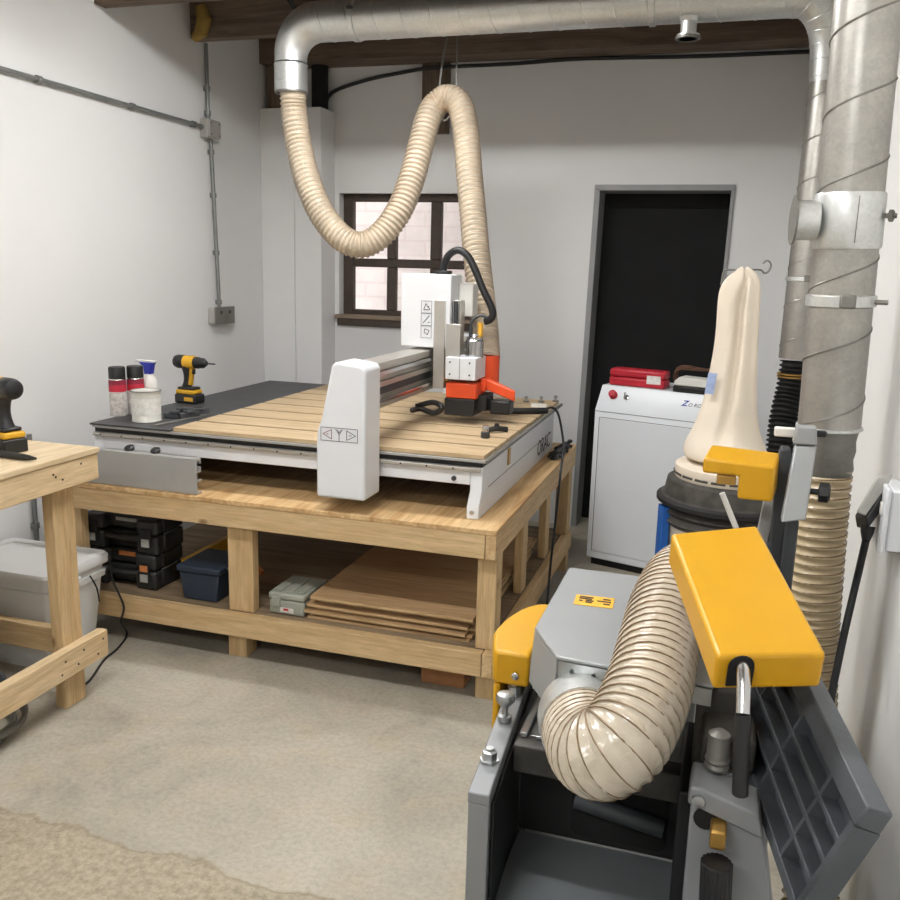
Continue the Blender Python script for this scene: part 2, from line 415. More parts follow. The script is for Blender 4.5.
# ------------------------------------------------------------------ the room
XL, XR, YB, YR, ZC = -2.8, .35, 5.2, -2.6, 2.9
struct('floor', B(XL-.15, XR+.15, YR-.1, YB+1.2, -.1, 0), 'floor')
struct('wall_left', B(XL-.12, XL, YR, YB+.12, 0, ZC), 'wall')
struct('wall_right', B(XR, XR+.12, YR, YB+.12, 0, ZC), 'wallr')
struct('wall_rear', B(XL, XR, YR-.12, YR, 0, ZC), 'wall')
struct('ceiling', B(XL-.12, XR+.12, YR-.12, 3.6, ZC, ZC+.08), 'wall')
struct('ceiling_boards', B(XL-.12, XR+.12, 3.6, YB+.12, ZC, ZC+.08), 'oldpine_x')
# back wall with the window and doorway left open
wx0, wx1, wz0, wz1 = -2.372, -1.44, 1.19, 1.958
dx0, dx1, dz1 = -.775, -.045, 1.985
lean = .03
wb = MB()
y0, y1 = YB, YB+.12
wb.box(XL, wx0, y0, y1, 0, ZC); wb.box(wx0, wx1, y0, y1, 0, wz0); wb.box(wx0, wx1, y0, y1, wz1, ZC)
wb.prism([(wx1, y0, 0), (dx0-lean-.004, y0, 0), (dx0, y0, dz1), (dx0, y0, ZC), (wx1, y0, ZC)], (0, y1-y0, 0))
wb.box(dx0, dx1, y0, y1, dz1, ZC)
wb.prism([(dx1-lean, y0, 0), (XR, y0, 0), (XR, y0, ZC), (dx1, y0, ZC), (dx1, y0, dz1)], (0, y1-y0, 0))
struct('wall_back', wb, 'wall')
# window
win = bpy.data.objects.new('window_1', None); COL.objects.link(win); win.location = (-1.9, 5.29, wz0); win['kind'] = 'structure'
fr = MB(); fy0, fy1 = 5.265, 5.315
gl = [(-2.306, -2.078), (-2.018, -1.794), (-1.726, -1.51)]; rows = [(1.25, 1.515), (1.568, 1.912)]
fr.box(-2.372, -2.306, fy0, fy1, wz0, wz1); fr.box(-1.51, -1.44, fy0, fy1, wz0, wz1)
fr.box(-2.306, -1.51, fy0, fy1, 1.912, wz1); fr.box(-2.306, -1.51, fy0, fy1, wz0, 1.25)
fr.box(-2.306, -1.51, fy0+.004, fy1-.004, 1.515, 1.568)
for a, b in ((-2.078, -2.018), (-1.794, -1.726)): fr.box(a, b, fy0+.002, fy1-.002, 1.25, 1.515); fr.box(a, b, fy0+.002, fy1-.002, 1.568, 1.912)
part('window_frame', fr, 'winwood', win, .006)
for a, b in gl:
    for c, d in rows: part('window_pane', B(a-.004, b+.004, 5.288, 5.292, c-.004, d+.004), 'glass', win)
part('window_sill', B(-2.39, -1.43, 5.165, 5.264, 1.195, 1.218), 'sill', win, .004)
part('sill_board', B(-2.375, -1.445, 5.175, 5.199, 1.15, 1.195), 'winwood', win, .003)
struct('wall_outside', B(-6.5, .6, 6.05, 6.2, -.1, 4.6), 'brick')
# doorway: lining, and the dark panel closing it
door = bpy.data.objects.new('door_1', None); COL.objects.link(door); door.location = (-.42, YB, 0); door['kind'] = 'structure'
df = MB()
df.hexa([(dx0-lean-.02, 5.185, 0), (dx0-lean+.012, 5.185, 0), (dx0-lean+.012, 5.40, 0), (dx0-lean-.02, 5.40, 0)],
        [(dx0-.02, 5.185, dz1), (dx0+.012, 5.185, dz1), (dx0+.012, 5.40, dz1), (dx0-.02, 5.40, dz1)])
df.hexa([(dx1-lean-.012, 5.185, 0), (dx1-lean+.008, 5.185, 0), (dx1-lean+.008, 5.40, 0), (dx1-lean-.012, 5.40, 0)],
        [(dx1-.012, 5.185, dz1), (dx1+.008, 5.185, dz1), (dx1+.008, 5.40, dz1), (dx1-.012, 5.40, dz1)])
df.box(dx0-.02, dx1+.008, 5.185, 5.40, dz1-.012, dz1+.02)
part('door_frame', df, 'doorframe', door, .003)
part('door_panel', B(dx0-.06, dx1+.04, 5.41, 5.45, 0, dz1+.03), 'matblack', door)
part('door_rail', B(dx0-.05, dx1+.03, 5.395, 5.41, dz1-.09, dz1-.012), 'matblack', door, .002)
# boxed-in corner beside the window
cb = MB().box(XL, -2.58, 5.0, YB, 0, 2.43); cb.box(-2.575, -2.40, 5.004, YB, 0, 2.43); cb.box(-2.581, -2.574, 5.01, YB, 0, 2.43)
struct('trim_1', cb, 'wall', .004)
# roof joists
joists = [(5.0, 2.68), (4.29, 2.655), (3.55, 2.63), (2.8, 2.61), (2.05, 2.6), (1.2, 2.6), (.5, 2.6), (-.2, 2.6)]
for i, (y, z) in enumerate(joists):
    jb = B(XL+.001, XR, y, y+(.19 if i == 0 else .075), z, ZC)
    struct('trim_%d' % (i+2), jb, 'oldpine_x', .005)
part('expanding_foam', MB().tube([(-2.77, 4.285, 2.655), (-2.72, 4.27, 2.68), (-2.70, 4.27, 2.74), (-2.72, 4.275, 2.80)], [.02, .035, .04, .03], 10), 'foam', bpy.data.objects['trim_3'])
# dark timber post and soot-black packing between the boxed corner and the roof
single('timber_block', B(-2.76, -2.60, 5.02, 5.19, 2.431, 2.679), 'oldpine_z', 'old rough timber block on top of the white boxed-in corner', 'timber', .01)
single('black_pipe', MB().cyl((-2.46, 5.12, 2.431), (-2.46, 5.12, 2.679), .05), 'matblack', 'short black pipe on top of the white boxed-in corner', 'pipe')
single('wooden_plank', B(-1.83, -1.665, 5.165, 5.2, 2.29, 2.68), 'oldpine_z', 'short brown plank fixed upright on the back wall behind the peak of the ceiling hose', 'plank', .004)
pts = [(-2.44, 5.15, 2.46), (-2.40, 5.17, 2.54), (-2.2, 5.18, 2.60), (-1.98, 5.183, 2.635), (-1.6, 5.155, 2.655), (-1.3, 5.18, 2.66), (-.9, 5.185, 2.672), (-.3, 5.185, 2.66), (.335, 5.185, 2.66)]
pts[4] = (-1.75, 5.15, 2.65)
single('wall_cable', MB().tube(spline(pts, .03)[0], .011, 8), 'cable', 'thick black cable swagged along the top of the back wall', 'cable')
# overhead wire and bits by the duct elbow
single('cable_pair', MB().tube([(-2.27, 4.18, 2.89), (-2.11, 4.28, 2.66)], .006, 6).tube([(-2.25, 4.16, 2.89), (-2.09, 4.26, 2.66)], .006, 6), 'cable',
       'pair of thin dark cables crossing the joist left of the duct elbow', 'cable')

# lamps
def lamp(x, y, z, ln, mat, label):
    t = thing('ceiling_light', label, 'ceiling light', (x, y, z), 0)
    part('lamp_housing', B(x-ln/2, x+ln/2, y-.06, y+.06, z+.03, z+.07), 'white', t, .004)
    part('lamp_diffuser', B(x-ln/2+.01, x+ln/2-.01, y-.05, y+.05, z, z+.03), mat, t, .006)
    part('lamp_bracket', B(x-.02, x+.02, y-.02, y+.02, z+.07, ZC), 'white', t)
lamp(-1.35, 3.2, 2.70, 1.1, 'lampA', 'white batten light on the ceiling over the router table')
lamp(-1.0, 1.4, 2.72, 1.2, 'lampFill', 'added unseen batten light on the ceiling over the open floor')  # unseen lamp, added for frontal light
lamp(-1.0, -.9, 2.72, 1.2, 'lampFill', 'added unseen batten light on the ceiling, farthest from the back wall')  # second unseen lamp, added for more light from farther back

# ------------------------------------------------------------------ conduit on the left wall
def conduit(name, a, b, label, clips):
    a = Vector(a); b = Vector(b); t = thing(name, label, 'conduit', a)
    part('pipe', MB().cyl(a, b, .0105, 14), 'conduit', t)
    d = (b-a).normalized()
    for f in clips:
        p = a.lerp(b, f)
        c = MB().cyl(p-d*.012, p+d*.012, .016, 14); c.box(XL, p.x, p.y-.012, p.y+.012, p.z-.012, p.z+.012)
        part('clip', c, 'conduit', t)
xc = XL+.018
jb0 = (4.41, 2.228)
conduit('electrical_conduit', (xc, 1.2, 2.26), (xc, 4.365, 2.232), 'long horizontal grey conduit on the left wall', (.3, .62, .81, .97))
conduit('electrical_conduit', (xc, jb0[0], 2.27), (xc, jb0[0], 2.66), 'short grey conduit rising from the junction box to the joist', (.1, .42))
conduit('electrical_conduit', (xc, 4.47, 1.275), (xc, 4.43, 2.185), 'vertical grey conduit dropping from the junction box to the socket', (.03, .33, .67, .92))
t = thing('junction_box', 'square grey junction box where the three conduits meet', 'junction box', (XL, jb0[0], 2.18))
part('box', B(XL, XL+.05, 4.352, 4.478, 2.178, 2.275), 'galvbox', t, .006)
part('box_lid', B(XL+.0505, XL+.058, 4.358, 4.472, 2.184, 2.269), 'galvbox', t, .004)
for dy in (-.04, .04):
    for dz in (-.03, .03): part('screw', MB().cyl((XL+.058, 4.415+dy, 2.226+dz), (XL+.061, 4.415+dy, 2.226+dz), .005, 10), 'greysteel', t)
t = thing('wall_socket', 'grey metal-clad socket low on the left wall under the vertical conduit', 'socket', (XL, 4.47, 1.185))
part('back_box', B(XL, XL+.045, 4.375, 4.57, 1.185, 1.272), 'galvbox', t, .006)
part('face_plate', B(XL+.0455, XL+.054, 4.37, 4.575, 1.18, 1.277), 'greysteel', t, .003)
for dy in (-.045, .045): part('switch', B(XL+.054, XL+.060, 4.463+dy, 4.483+dy, 1.238, 1.256), 'darkgrey', t, .002)
conduit('wall_pipe', (xc, 2.97, .0), (xc, 2.97, .80), 'grey pipe standing against the left wall behind the white bucket', (.5,))

# ------------------------------------------------------------------ duct work
R = .087
RD = .075
def elbow(c, a, b, r, n=10):
    """quarter arc points from direction a to direction b about corner c"""
    c = Vector(c); a = Vector(a); b = Vector(b); o = c-a*r+b*r
    return [o+(-b*math.cos(k/n*PI/2)+a*math.sin(k/n*PI/2))*r for k in range(n+1)]
yd, zd = 3.95, 2.61
t = thing('spiral_duct', 'long bright galvanised duct running under the ceiling joists with an elbow at its left end', 'duct', (-.9, yd, zd-.075))
xd = -2.045
ar = elbow((xd, yd, zd), (0, 0, 1), (1, 0, 0), .15, 12)
part('elbow', MB().tube([(xd, yd, 2.44)]+ar, [RD]+[RD+(R-RD)*min(1, k/9) for k in range(13)], 32, cap=True), 'galv', t)
part('drop_piece', MB().tube([(xd, yd, 2.315), (xd, yd, 2.43)], RD+.002, 32), 'galv', t)
def seam_rings(ps, r, w=.003):
    mb = MB()
    for p, n in ps:
        p = Vector(p); n = Vector(n).normalized(); u = n.orthogonal().normalized(); v = n.cross(u)
        mb.tube([p+(u*math.cos(a*PI/16)+v*math.sin(a*PI/16))*r for a in range(32)], w, 6, closed=True)
    return mb
part('drop_seam', seam_rings([((xd, yd, 2.43), (0, 0, 1)), ((xd, yd, 2.35), (.25, 0, 1))], RD+.001), 'galv', t)
part('collar', seam_rings([((xd, yd, 2.32), (0, 0, 1)), ((xd, yd, 2.31), (0, 0, 1))], RD-.004, .006), 'galvdull', t)
xe = .12
part('straight_duct', MB().tube([(xd+.15, yd, zd), (xe, yd, zd)], R, 36), 'galv', t)
hp = [Vector((xd+.15+i*.04, yd, zd)) for i in range(int((xe-xd-.15)/.04)+1)]
part('spiral_seam', helix(hp, R, .13, (hp[-1]-hp[0]).length, .0026, 40, 1), 'galv', t)
for xq in (xd+.33, -.41): part('band_clamp', MB().tube([(xq-.014, yd, zd), (xq-.011, yd, zd), (xq+.011, yd, zd), (xq+.014, yd, zd)], [R+.001, R+.006, R+.006, R+.001], 36), 'galv', t)
part('band_bolt', B(xd+.32, xd+.35, yd-.103, yd-.088, zd+.02, zd+.034), 'darkgrey', t, .002)
px, = (-.262,)
part('branch_port', MB().lathe([(.046, 0), (.046, .012), (.032, .014), (.032, .06), (.045, .075)], (px, yd-.02, zd-.148), (0, 0, 1), 24), 'galv', t)
part('branch_cap', MB().lathe([(.05, -.004), (.05, .006), (.036, .006), (.036, -.004)], (px, yd-.02, zd-.149), (0, 0, 1), 24), 'galvdull', t)
# bend from the run into the far drop pipe
bx = .282
be = [(xe, yd, zd), (.18, yd, zd-.012), (.228, yd+.01, zd-.05), (.262, yd+.03, zd-.11), (.278, yd+.045, zd-.19), (bx, yd+.05, zd-.32)]
bp, bl = spline(be, .02)
part('bend', MB().tube(bp, [R+.001-(R-.066)*k/(len(bp)-1) for k in range(len(bp))], 32), 'galv', t)
for i in range(1, len(bp)-1, 3): part('bend_seam', seam_rings([(bp[i], bp[i+1]-bp[i])], R-(R-.066)*i/(len(bp)-1), .003), 'galv', t)
t = thing('drop_duct', 'narrower galvanised drop duct in the back corner, partly behind the thick one', 'duct', (.28, 4.0, 1.2))
r2 = .066
part('pipe', MB().tube([(.272, 4.0, 1.195), (.282, 4.0, 2.29)], r2, 32), 'galvdirty', t)
hp = [Vector((.272+.01*i/40, 4.0, 1.2+1.09*i/40)) for i in range(41)]
part('spiral_seam', helix(hp, r2, .16, 1.09, .0028, 40, .5), 'galvdirty', t)
part('band_clamp', seam_rings([((.275, 4, 1.52), (0, 0, 1)), ((.275, 4, 1.528), (0, 0, 1))], r2+.003, .005), 'galv', t)
part('clamp_bolt', B(.27, .325, 3.915, 3.935, 1.515, 1.54), 'greysteel', t, .002)
t = thing('black_hose', 'black ribbed flexible hose hanging below the drop duct in the back corner', 'hose', (.26, 4.0, .7))
hb = hose(t, [(.272, 4.0, 1.185), (.27, 3.995, 1.12), (.262, 3.98, 1.04), (.25, 3.95, .95), (.245, 3.92, .84), (.25, 3.9, .6), (.25, 3.9, .3), (.25, 3.9, .004)], .054, .022, .012, 'rubber', 'rubber', .002)
part('hose_clamp', seam_rings([((.271, 4, 1.13), (0, 0, 1)), ((.271, 4, 1.118), (0, 0, 1))], .062, .004), 'brass', t)
# near drop
xb0 = Vector((.221, 2.03, 1.205)); xb1 = Vector((.190, 2.0, 2.60)); rB = .063
axis = (xb1-xb0)
t = thing('thick_duct', 'thick dusty galvanised drop duct by the right wall, nearest the camera', 'duct', xb0)
def bz(z): return xb0+axis*((z-xb0.z)/axis.z)
part('lower_pipe', MB().tube([bz(1.225), bz(1.61)], rB, 36), 'galvdirty', t)
part('upper_pipe', MB().tube([bz(1.70), bz(2.64)], rB, 36), 'galvdirty', t)
part('gate_section', MB().tube([bz(1.60), bz(1.605), bz(1.705), bz(1.71)], [rB+.003, rB+.005, rB+.005, rB+.003], 36), 'galv', t)
part('gate_seam', B(.219, .2205, 1.9505, 1.9575, 1.61, 1.70), 'galvdull', t)
for a, b, nm in ((1.225, 1.60, 'lower_seam'), (1.71, 2.6, 'upper_seam')):
    hp = [bz(a+(b-a)*i/30) for i in range(31)]
    part(nm, helix(hp, rB, .145, b-a, .0026, 44, 2.4), 'galvdull', t)
g = MB().lathe([(.04, 0), (.04, .045), (.037, .045), (.037, .0)], bz(1.655)+Vector((-.06, -.02, 0)), (-1, -.1, 0), 24)
part('side_port', g, 'galv', t)
part('port_flange', MB().cyl(bz(1.655)+Vector((-.104, -.0245, 0)), bz(1.655)+Vector((-.108, -.0249, 0)), .05, 24), 'galvdull', t)
part('gate_bolt', MB().cyl(bz(1.665)+Vector((.06, -.02, 0)), bz(1.665)+Vector((.085, -.028, 0)), .005, 8).cyl(bz(1.665)+Vector((.072, -.023, 0)), bz(1.665)+Vector((.079, -.026, 0)), .012, 6), 'greysteel', t)
part('band_clamp', MB().tube([bz(1.482), bz(1.485), bz(1.505), bz(1.508)], [rB+.001, rB+.006, rB+.006, rB+.001], 36), 'galv', t)
part('clamp_bolt', MB().cyl(bz(1.495)+Vector((.06, -.03, 0)), bz(1.495)+Vector((.084, -.037, 0)), .005, 8), 'greysteel', t)
part('clamp_buckle', B(.205, .235, 1.942, 1.960, 1.482, 1.508), 'greysteel', t, .003)
part('lower_collar', MB().tube([bz(1.12), bz(1.14), bz(1.16), bz(1.18), bz(1.20), bz(1.235)], [.052, .057, .054, .058, .056, .0625], 32), 'galvdull', t)
part('collar_rim', seam_rings([(bz(1.228), axis)], rB+.001, .004), 'galv', t)
t = thing('dust_hose', 'dusty tan ribbed hose hanging down from the thick duct by the right wall', 'hose', (.24, 2.0, 0))
hose(t, [bz(1.135), (.224, 2.025, 1.05), (.228, 2.02, .9), (.234, 2.01, .75), (.244, 1.98, .6), (.258, 1.93, .46), (.266, 1.86, .33), (.262, 1.74, .2), (.25, 1.6, .1), (.24, 1.45, .075)], .0545, .021, .005, 'hosedust', 'darkwire', .0016)

# hose from the ceiling duct to the router head
t = thing('ceiling_hose', 'long cream ribbed hose looping from the ceiling duct down to the router head', 'hose', (-1.55, 4.0, 1.05))
HP = [(293, 94, 3.95), (294, 112, 3.95), (299, 146, 3.93), (308, 182, 3.88), (322, 214, 3.84), (342, 238, 3.82), (362, 245, 3.84), (382, 234, 3.88), (400, 209, 3.94), (412, 178, 4.02),
      (421, 145, 4.1), (428, 119, 4.16), (436, 105, 4.2), (448, 98, 4.2), (460, 106, 4.18), (466, 133, 4.14), (469, 170, 4.08), (473, 215, 4.0), (477, 260, 3.92), (482, 305, 3.84), (485, 335, 3.78), (486, 360, 3.72)]
hose(t, [ay(*p) for p in HP], .0585, .0245, .007, 'hose', 'wire', .0022)
pk = ay(448, 88, 4.2)
t = thing('hose_hook', 'grey wire hanger holding up the peak of the ceiling hose', 'hook', pk)
jz = 2.654
part('wire_loop', MB().tube(spline([(pk.x-.012, 4.30, jz+.03), (pk.x-.03, 4.26, jz-.06), (pk.x-.045, 4.215, pk.z+.03), (pk.x-.03, 4.2, pk.z-.125), (pk.x+.0, 4.2, pk.z-.14), (pk.x+.04, 4.2, pk.z-.05), (pk.x+.035, 4.215, pk.z+.03), (pk.x+.02, 4.26, jz-.06), (pk.x+.012, 4.30, jz+.03)], .02)[0], .005, 8), 'greysteel', t)
part('fixing_plate', B(pk.x-.025, pk.x+.025, 4.278, 4.289, jz+.005, jz+.05), 'greysteel', t, .002)

# ------------------------------------------------------------------ router bench
t = thing('router_bench', 'large low pine bench of heavy beams carrying the white router table', 'workbench', (-1.75, 3.6, 0))
bx0, bx1, by0, by1 = -2.54, -.70, 2.82, 4.44
part('bench_top', B(bx0, bx1, by0-.002, by1, .642, .66), 'ply_y', t, .002, label='plywood top')
part('beam', B(bx0, bx1-.04, by0, by0+.038, .553, .6415), 'pine_x', t, .003)
part('beam', B(bx1-.038, bx1, by0, by1, .553, .6415), 'pine_y', t, .003)
part('beam', B(bx0, bx1-.04, by1-.038, by1, .553, .6415), 'oldpine_x', t, .003)  # darker timber on the rear beam stands in for under-bench shade
part('beam', B(bx0, bx1-.04, by0+.002, by0+.04, .112, .202), 'pine_x', t, .003)
part('beam', B(bx1-.038, bx1, by0+.002, by1, .112, .202), 'pine_y', t, .003)
part('beam', B(bx0, bx1-.04, by1-.038, by1, .112, .202), 'oldpine_x', t, .003)  # lower rear beam, likewise darkened in colour for the shade there
part('shelf', B(bx0, bx1-.04, by0+.042, by1-.04, .184, .202), 'shadeply', t, .002)
for x0, x1, y0 in ((-.775, -.705, 2.862), (-1.775, -1.667, 2.862), (-2.52, -2.452, 2.862), (-.775, -.71, 4.34), (-1.81, -1.705, 4.34), (-2.52, -2.452, 4.34)):
    part('leg', B(x0, x1, y0, y0+(.085 if x0 > -1 else .045), 0.2025, .552), 'pine_z', t, .003)
    part('foot', B(x0 if x0 > -1 else x0-.02, x1-.048 if x0 < -1 else x1, y0+.02, y0+.1, 0, .183), 'pine_z', t, .003)
for y in (3.44, 3.93):
    part('leg', B(-.775, -.74, y, y+.09, .2025, .552), 'pine_z', t, .003)
t2 = single('timber_block', B(-1.0, -.83, 2.93, 3.03, 0, .105), 'cork', 'reddish-brown wooden block on the floor under the bench corner', 'block', .003)

# hardboard sheets on the shelf
zz = .203
offs = [(0, 0, 0), (.006, .012, .3), (-.008, -.01, -.4), (.012, .02, .5), (-.004, .0, -.2), (.01, .03, .3), (.018, .02, -.4), (.014, -.01, .2)]
lab = ['bottom', 'second from bottom', 'third from bottom', 'fourth from bottom', 'fourth from top', 'third from top', 'second from top', 'topmost']
for i, (dx, dy, a) in enumerate(offs):
    th = .011 if i < 6 else .013
    w, d = .645, 1.05
    o = thing('board_sheet', '%s brown board sheet of the stack on the bench shelf' % lab[i].capitalize(), 'board', (-1.13+dx, 3.42+dy, zz), math.radians(a), 'brown board sheets on the bench shelf')
    part('sheet_core', B(-w/2, w/2, -d/2, d/2, 0, th-.0022), 'sheetedge', o, .001, local=True)
    part('sheet_face', B(-w/2, w/2, -d/2, d/2, th-.002, th), 'sheet', o, 0, local=True)
    zz += th+.0006
t = thing('parts_case', 'pale grey-green plastic case on the bench shelf left of the brown sheets', 'case', (-1.55, 3.03, .203))
part('case_body', B(-1.615, -1.467, 2.89, 3.09, .203, .262), 'sage', t, .008)
part('case_lid', B(-1.618, -1.464, 2.887, 3.093, .264, .29), 'sage', t, .008)
for k in range(3): part('lid_rib', B(-1.605+.048*k, -1.572+.048*k, 2.91, 3.07, .2902, .295), 'sage', t, .002)
part('latch', B(-1.60, -1.565, 2.881, 2.889, .235, .275), 'sage', t, .002)
part('paper_sticker', B(-1.565, -1.51, 2.8845, 2.8895, .215, .232), 'label', t)
part('red_mark', B(-1.55, -1.53, 2.883, 2.885, .224, .232), 'red', t)

# tool cases
def tool_case(x0, x1, y0, y1, z0, z1, label, orange):
    t = thing('tool_case', label, 'tool case', ((x0+x1)/2, (y0+y1)/2, z0))
    zm = z0+(z1-z0)*.55; w = x1-x0
    bw = .10
    part('case_base', MB().box(x0, x1, y0+.05, y1, z0, zm-.002).box(x0, x0+bw, y0, y0+.05, z0, zm-.002).box(x1-bw, x1, y0, y0+.05, z0, zm-.002), 'case', t, .012)
    part('case_lid', MB().box(x0, x1, y0+.05, y1, zm+.002, z1).box(x0, x0+bw, y0, y0+.05, zm+.002, z1).box(x1-bw, x1, y0, y0+.05, zm+.002, z1), 'case', t, .012)
    part('handle', MB().tube(spline([(x0+bw-.01, y0+.03, zm-.02), (x0+bw+.02, y0+.012, zm-.022), (x1-bw-.02, y0+.012, zm-.022), (x1-bw+.01, y0+.03, zm-.02)], .02)[0], .013, 10), 'case', t)
    for xx in (x0+bw/2, x1-bw/2):
        part('latch', B(xx-.024, xx+.024, y0-.009, y0+.001, zm-.05, zm+.03), 'black', t, .004)
        part('latch_label', B(xx-.018, xx+.018, y0-.0105, y0-.0088, zm-.045, zm-.012), 'cardlabel', t)
    if orange:
        part('orange_label', B(x1-bw/2-.018, x1-bw/2+.018, y0-.0105, y0-.0088, zm+.0, zm+.026), 'orlabel', t)
        part('lid_sticker', B(x0+bw+.03, x1-bw-.03, y0+.047, y0+.0505, z1-.03, z1-.012), 'orlabel', t)
    else:
        part('lid_sticker', B(x0+bw+.03, x1-bw-.03, y0+.047, y0+.0505, z1-.03, z1-.016), 'cardlabel', t)
    part('side_groove', B(x1-.002, x1+.0015, y0+.05, y1-.05, zm-.003, zm+.003), 'greysteel', t)
tool_case(-2.49, -2.15, 2.92, 3.12, .203, .352, 'black tool case with an orange label, under another case on the bench shelf', True)
tool_case(-2.50, -2.14, 2.925, 3.115, .3545, .50, 'black tool case lying on top of another one under the bench', False)
t = thing('storage_bin', 'small navy blue plastic bin with lid on the bench shelf by the middle leg', 'storage bin', (-1.95, 3.0, .203))
o = MB(); lo = [(-2.005, 2.90, .203), (-1.855, 2.90, .203), (-1.855, 3.10, .203), (-2.005, 3.13, .203)]; hi = [(-2.022, 2.895, .318), (-1.84, 2.895, .318), (-1.84, 3.11, .318), (-2.022, 3.11, .318)]
part('bin_body', o.hexa(lo, hi), 'navy', t, .006)
part('bin_lid', B(-2.03, -1.832, 2.887, 3.118, .319, .347), 'navy', t, .008)
for k in range(2): part('lid_stud', MB().cyl((-1.832, 2.95+.12*k, .334), (-1.827, 2.95+.12*k, .334), .006, 10), 'greysteel', t)
single('orange_tool', MB().tube(spline([(-2.03, 3.25, .36), (-1.95, 3.27, .385), (-1.88, 3.25, .37), (-1.84, 3.24, .35)], .02)[0], .014, 8), 'orlabel', 'orange handle of a tool behind the navy bin', 'tool').location.z = .204
single('spirit_level', B(-2.075, -2.05, 2.99, 3.40, .203, .33), 'toolyellow', 'yellow-edged spirit level on edge between the black cases and the navy bin', 'spirit level', .002)

# grey aluminium fence lying against the router base
t = thing('aluminium_profile', 'grey aluminium fence profile standing on the front edge of the router bench', 'profile', (-2.15, 2.85, .66))
part('face_plate', B(-2.47, -1.885, 2.835, 2.842, .662, .80), 'alu', t, .001)
part('channel', MB().box(-2.47, -1.885, 2.842, 2.868, .79, .80).box(-2.47, -1.885, 2.842, 2.868, .745, .752).box(-2.47, -1.885, 2.842, 2.868, .71, .716).box(-2.47, -1.885, 2.842, 2.868, .662, .668).box(-2.47, -1.885, 2.860, 2.868, .752, .765).box(-2.47, -1.885, 2.860, 2.868, .778, .79), 'alu', t)
for xk in (-2.21, -2.09): part('knob', MB().lathe([(.006, 0), (.006, .015), (.018, .018), (.02, .03), (.012, .036)], (xk, 2.885, .785), (0, -.5, 1), 10), 'black', t)

# ------------------------------------------------------------------ CNC router
t = thing('router_table', 'white gantry router table with slatted wood bed on the pine bench', 'router table', (-1.6, 3.6, .66))
ex = -.795; fx0, fx1 = -2.45, ex
yy0, yy1 = 2.955, 4.30
# end panels with a splayed foot
for x1_, nm in ((ex, 'right'), (-2.40, 'left')):
    pf = [(x1_-.045, 2.925, .66), (x1_-.045, 2.925, .705), (x1_-.045, 2.962, .755), (x1_-.045, 2.962, .842), (x1_-.045, yy1-.01, .842), (x1_-.045, yy1-.01, .66)]
    o = part('end_panel', MB().prism(pf, (.045, 0, 0)), 'white', t, .003)
    if nm == 'right':
        part('panel_seam', B(ex-.001, ex+.0012, 3.05, yy1-.06, .752, .7545), 'greysteel', o)
        part('foot_bolt', MB().cyl((ex-.025, 2.921, .685), (ex-.025, 2.927, .685), .008, 12), 'zinc', o)
        text(o, 'panel_lettering', 'ORAC', .105, (ex+.001, 4.06, .722), (0, 1, 0), (0, 0, 1), 'ink', .0004)
for y in (2.962, yy1-.06): part('side_beam', B(-2.40, ex-.046, y, y+.05, .775, .842), 'white', t, .003)
part('rear_fill', B(-2.40, ex-.046, 3.3, 3.34, .775, .842), 'matblack', t)
part('side_bolt', MB().cyl((-.90, 2.955, .795), (-.90, 2.963, .795), .009, 12), 'darkgrey', t)
for y in (2.945, yy1-.012):
    part('linear_rail', B(-2.44, ex-.004, y, y+.017, .828, .842), 'silver', t, .002)
part('rail_base', B(-2.44, ex, 2.962, yy1-.012, .8425, .862), 'black', t, .001)
rb = MB()
for k in range(16): rb.cyl((-2.40+k*.1, 2.943, .835), (-2.40+k*.1, 2.9455, .835), .0035, 8)
part('rail_bolts', rb, 'black', t)
part('bed_plate', B(-2.44, ex+.012, 2.945, yy1, .8625, .872), 'alu', t, .001)
part('bed_mat', B(-2.447, -2.068, 2.94, 4.43, .8725, .880), 'mat', t, .001, label='black laminate end of the bed')
part('groove_shade_sheet', B(-2.066, ex-.004, 2.955, 4.38, .8722, .8728), 'matblack', t)  # thin black sheet under the slats, painting the grooves' shade
n = 8; w = (4.385-2.945)/n
for k in range(n):
    a = 2.945+k*w
    part('bed_slat', B(-2.064, ex+.006, a+.011, a+w-.011, .873, .8885), 'slat', t, .0008)
    if k: part('slot_shade_strip', B(-2.06, ex+.002, a-.0105, a+.0105, .873, .8862), 'slotshade', t)  # brown strip set high in the groove, standing in for its shade
part('bed_edge_strip', B(ex+.0125, ex+.024, 2.945, 4.385, .862, .8745), 'greysteel', t, .001)
# gantry
gx0, gx1 = -1.396, -1.205
fs = 2.79/2.86
def fx(x, z): return (x*fs, CH-(CH-z)*fs)
F0 = [(gx0, .70), (gx1, .70), (gx1, 1.175), (gx1-.012, 1.187), (gx1-.035, 1.192), (gx1-.10, 1.2), (gx1-.118, 1.196), (gx1-.130, 1.185), (gx0+.02, .99), (gx0+.004, .95), (gx0, .90)]
foot = part('gantry_foot', MB().prism([(fx(x, z)[0], 2.79, fx(x, z)[1]) for x, z in F0], (0, .145, 0)), 'white', t, .010, seg=3)
part('gantry_foot', MB().prism([(x, 4.345, z) for x, z in F0], (0, .085, 0)), 'white', t, .010, seg=3)
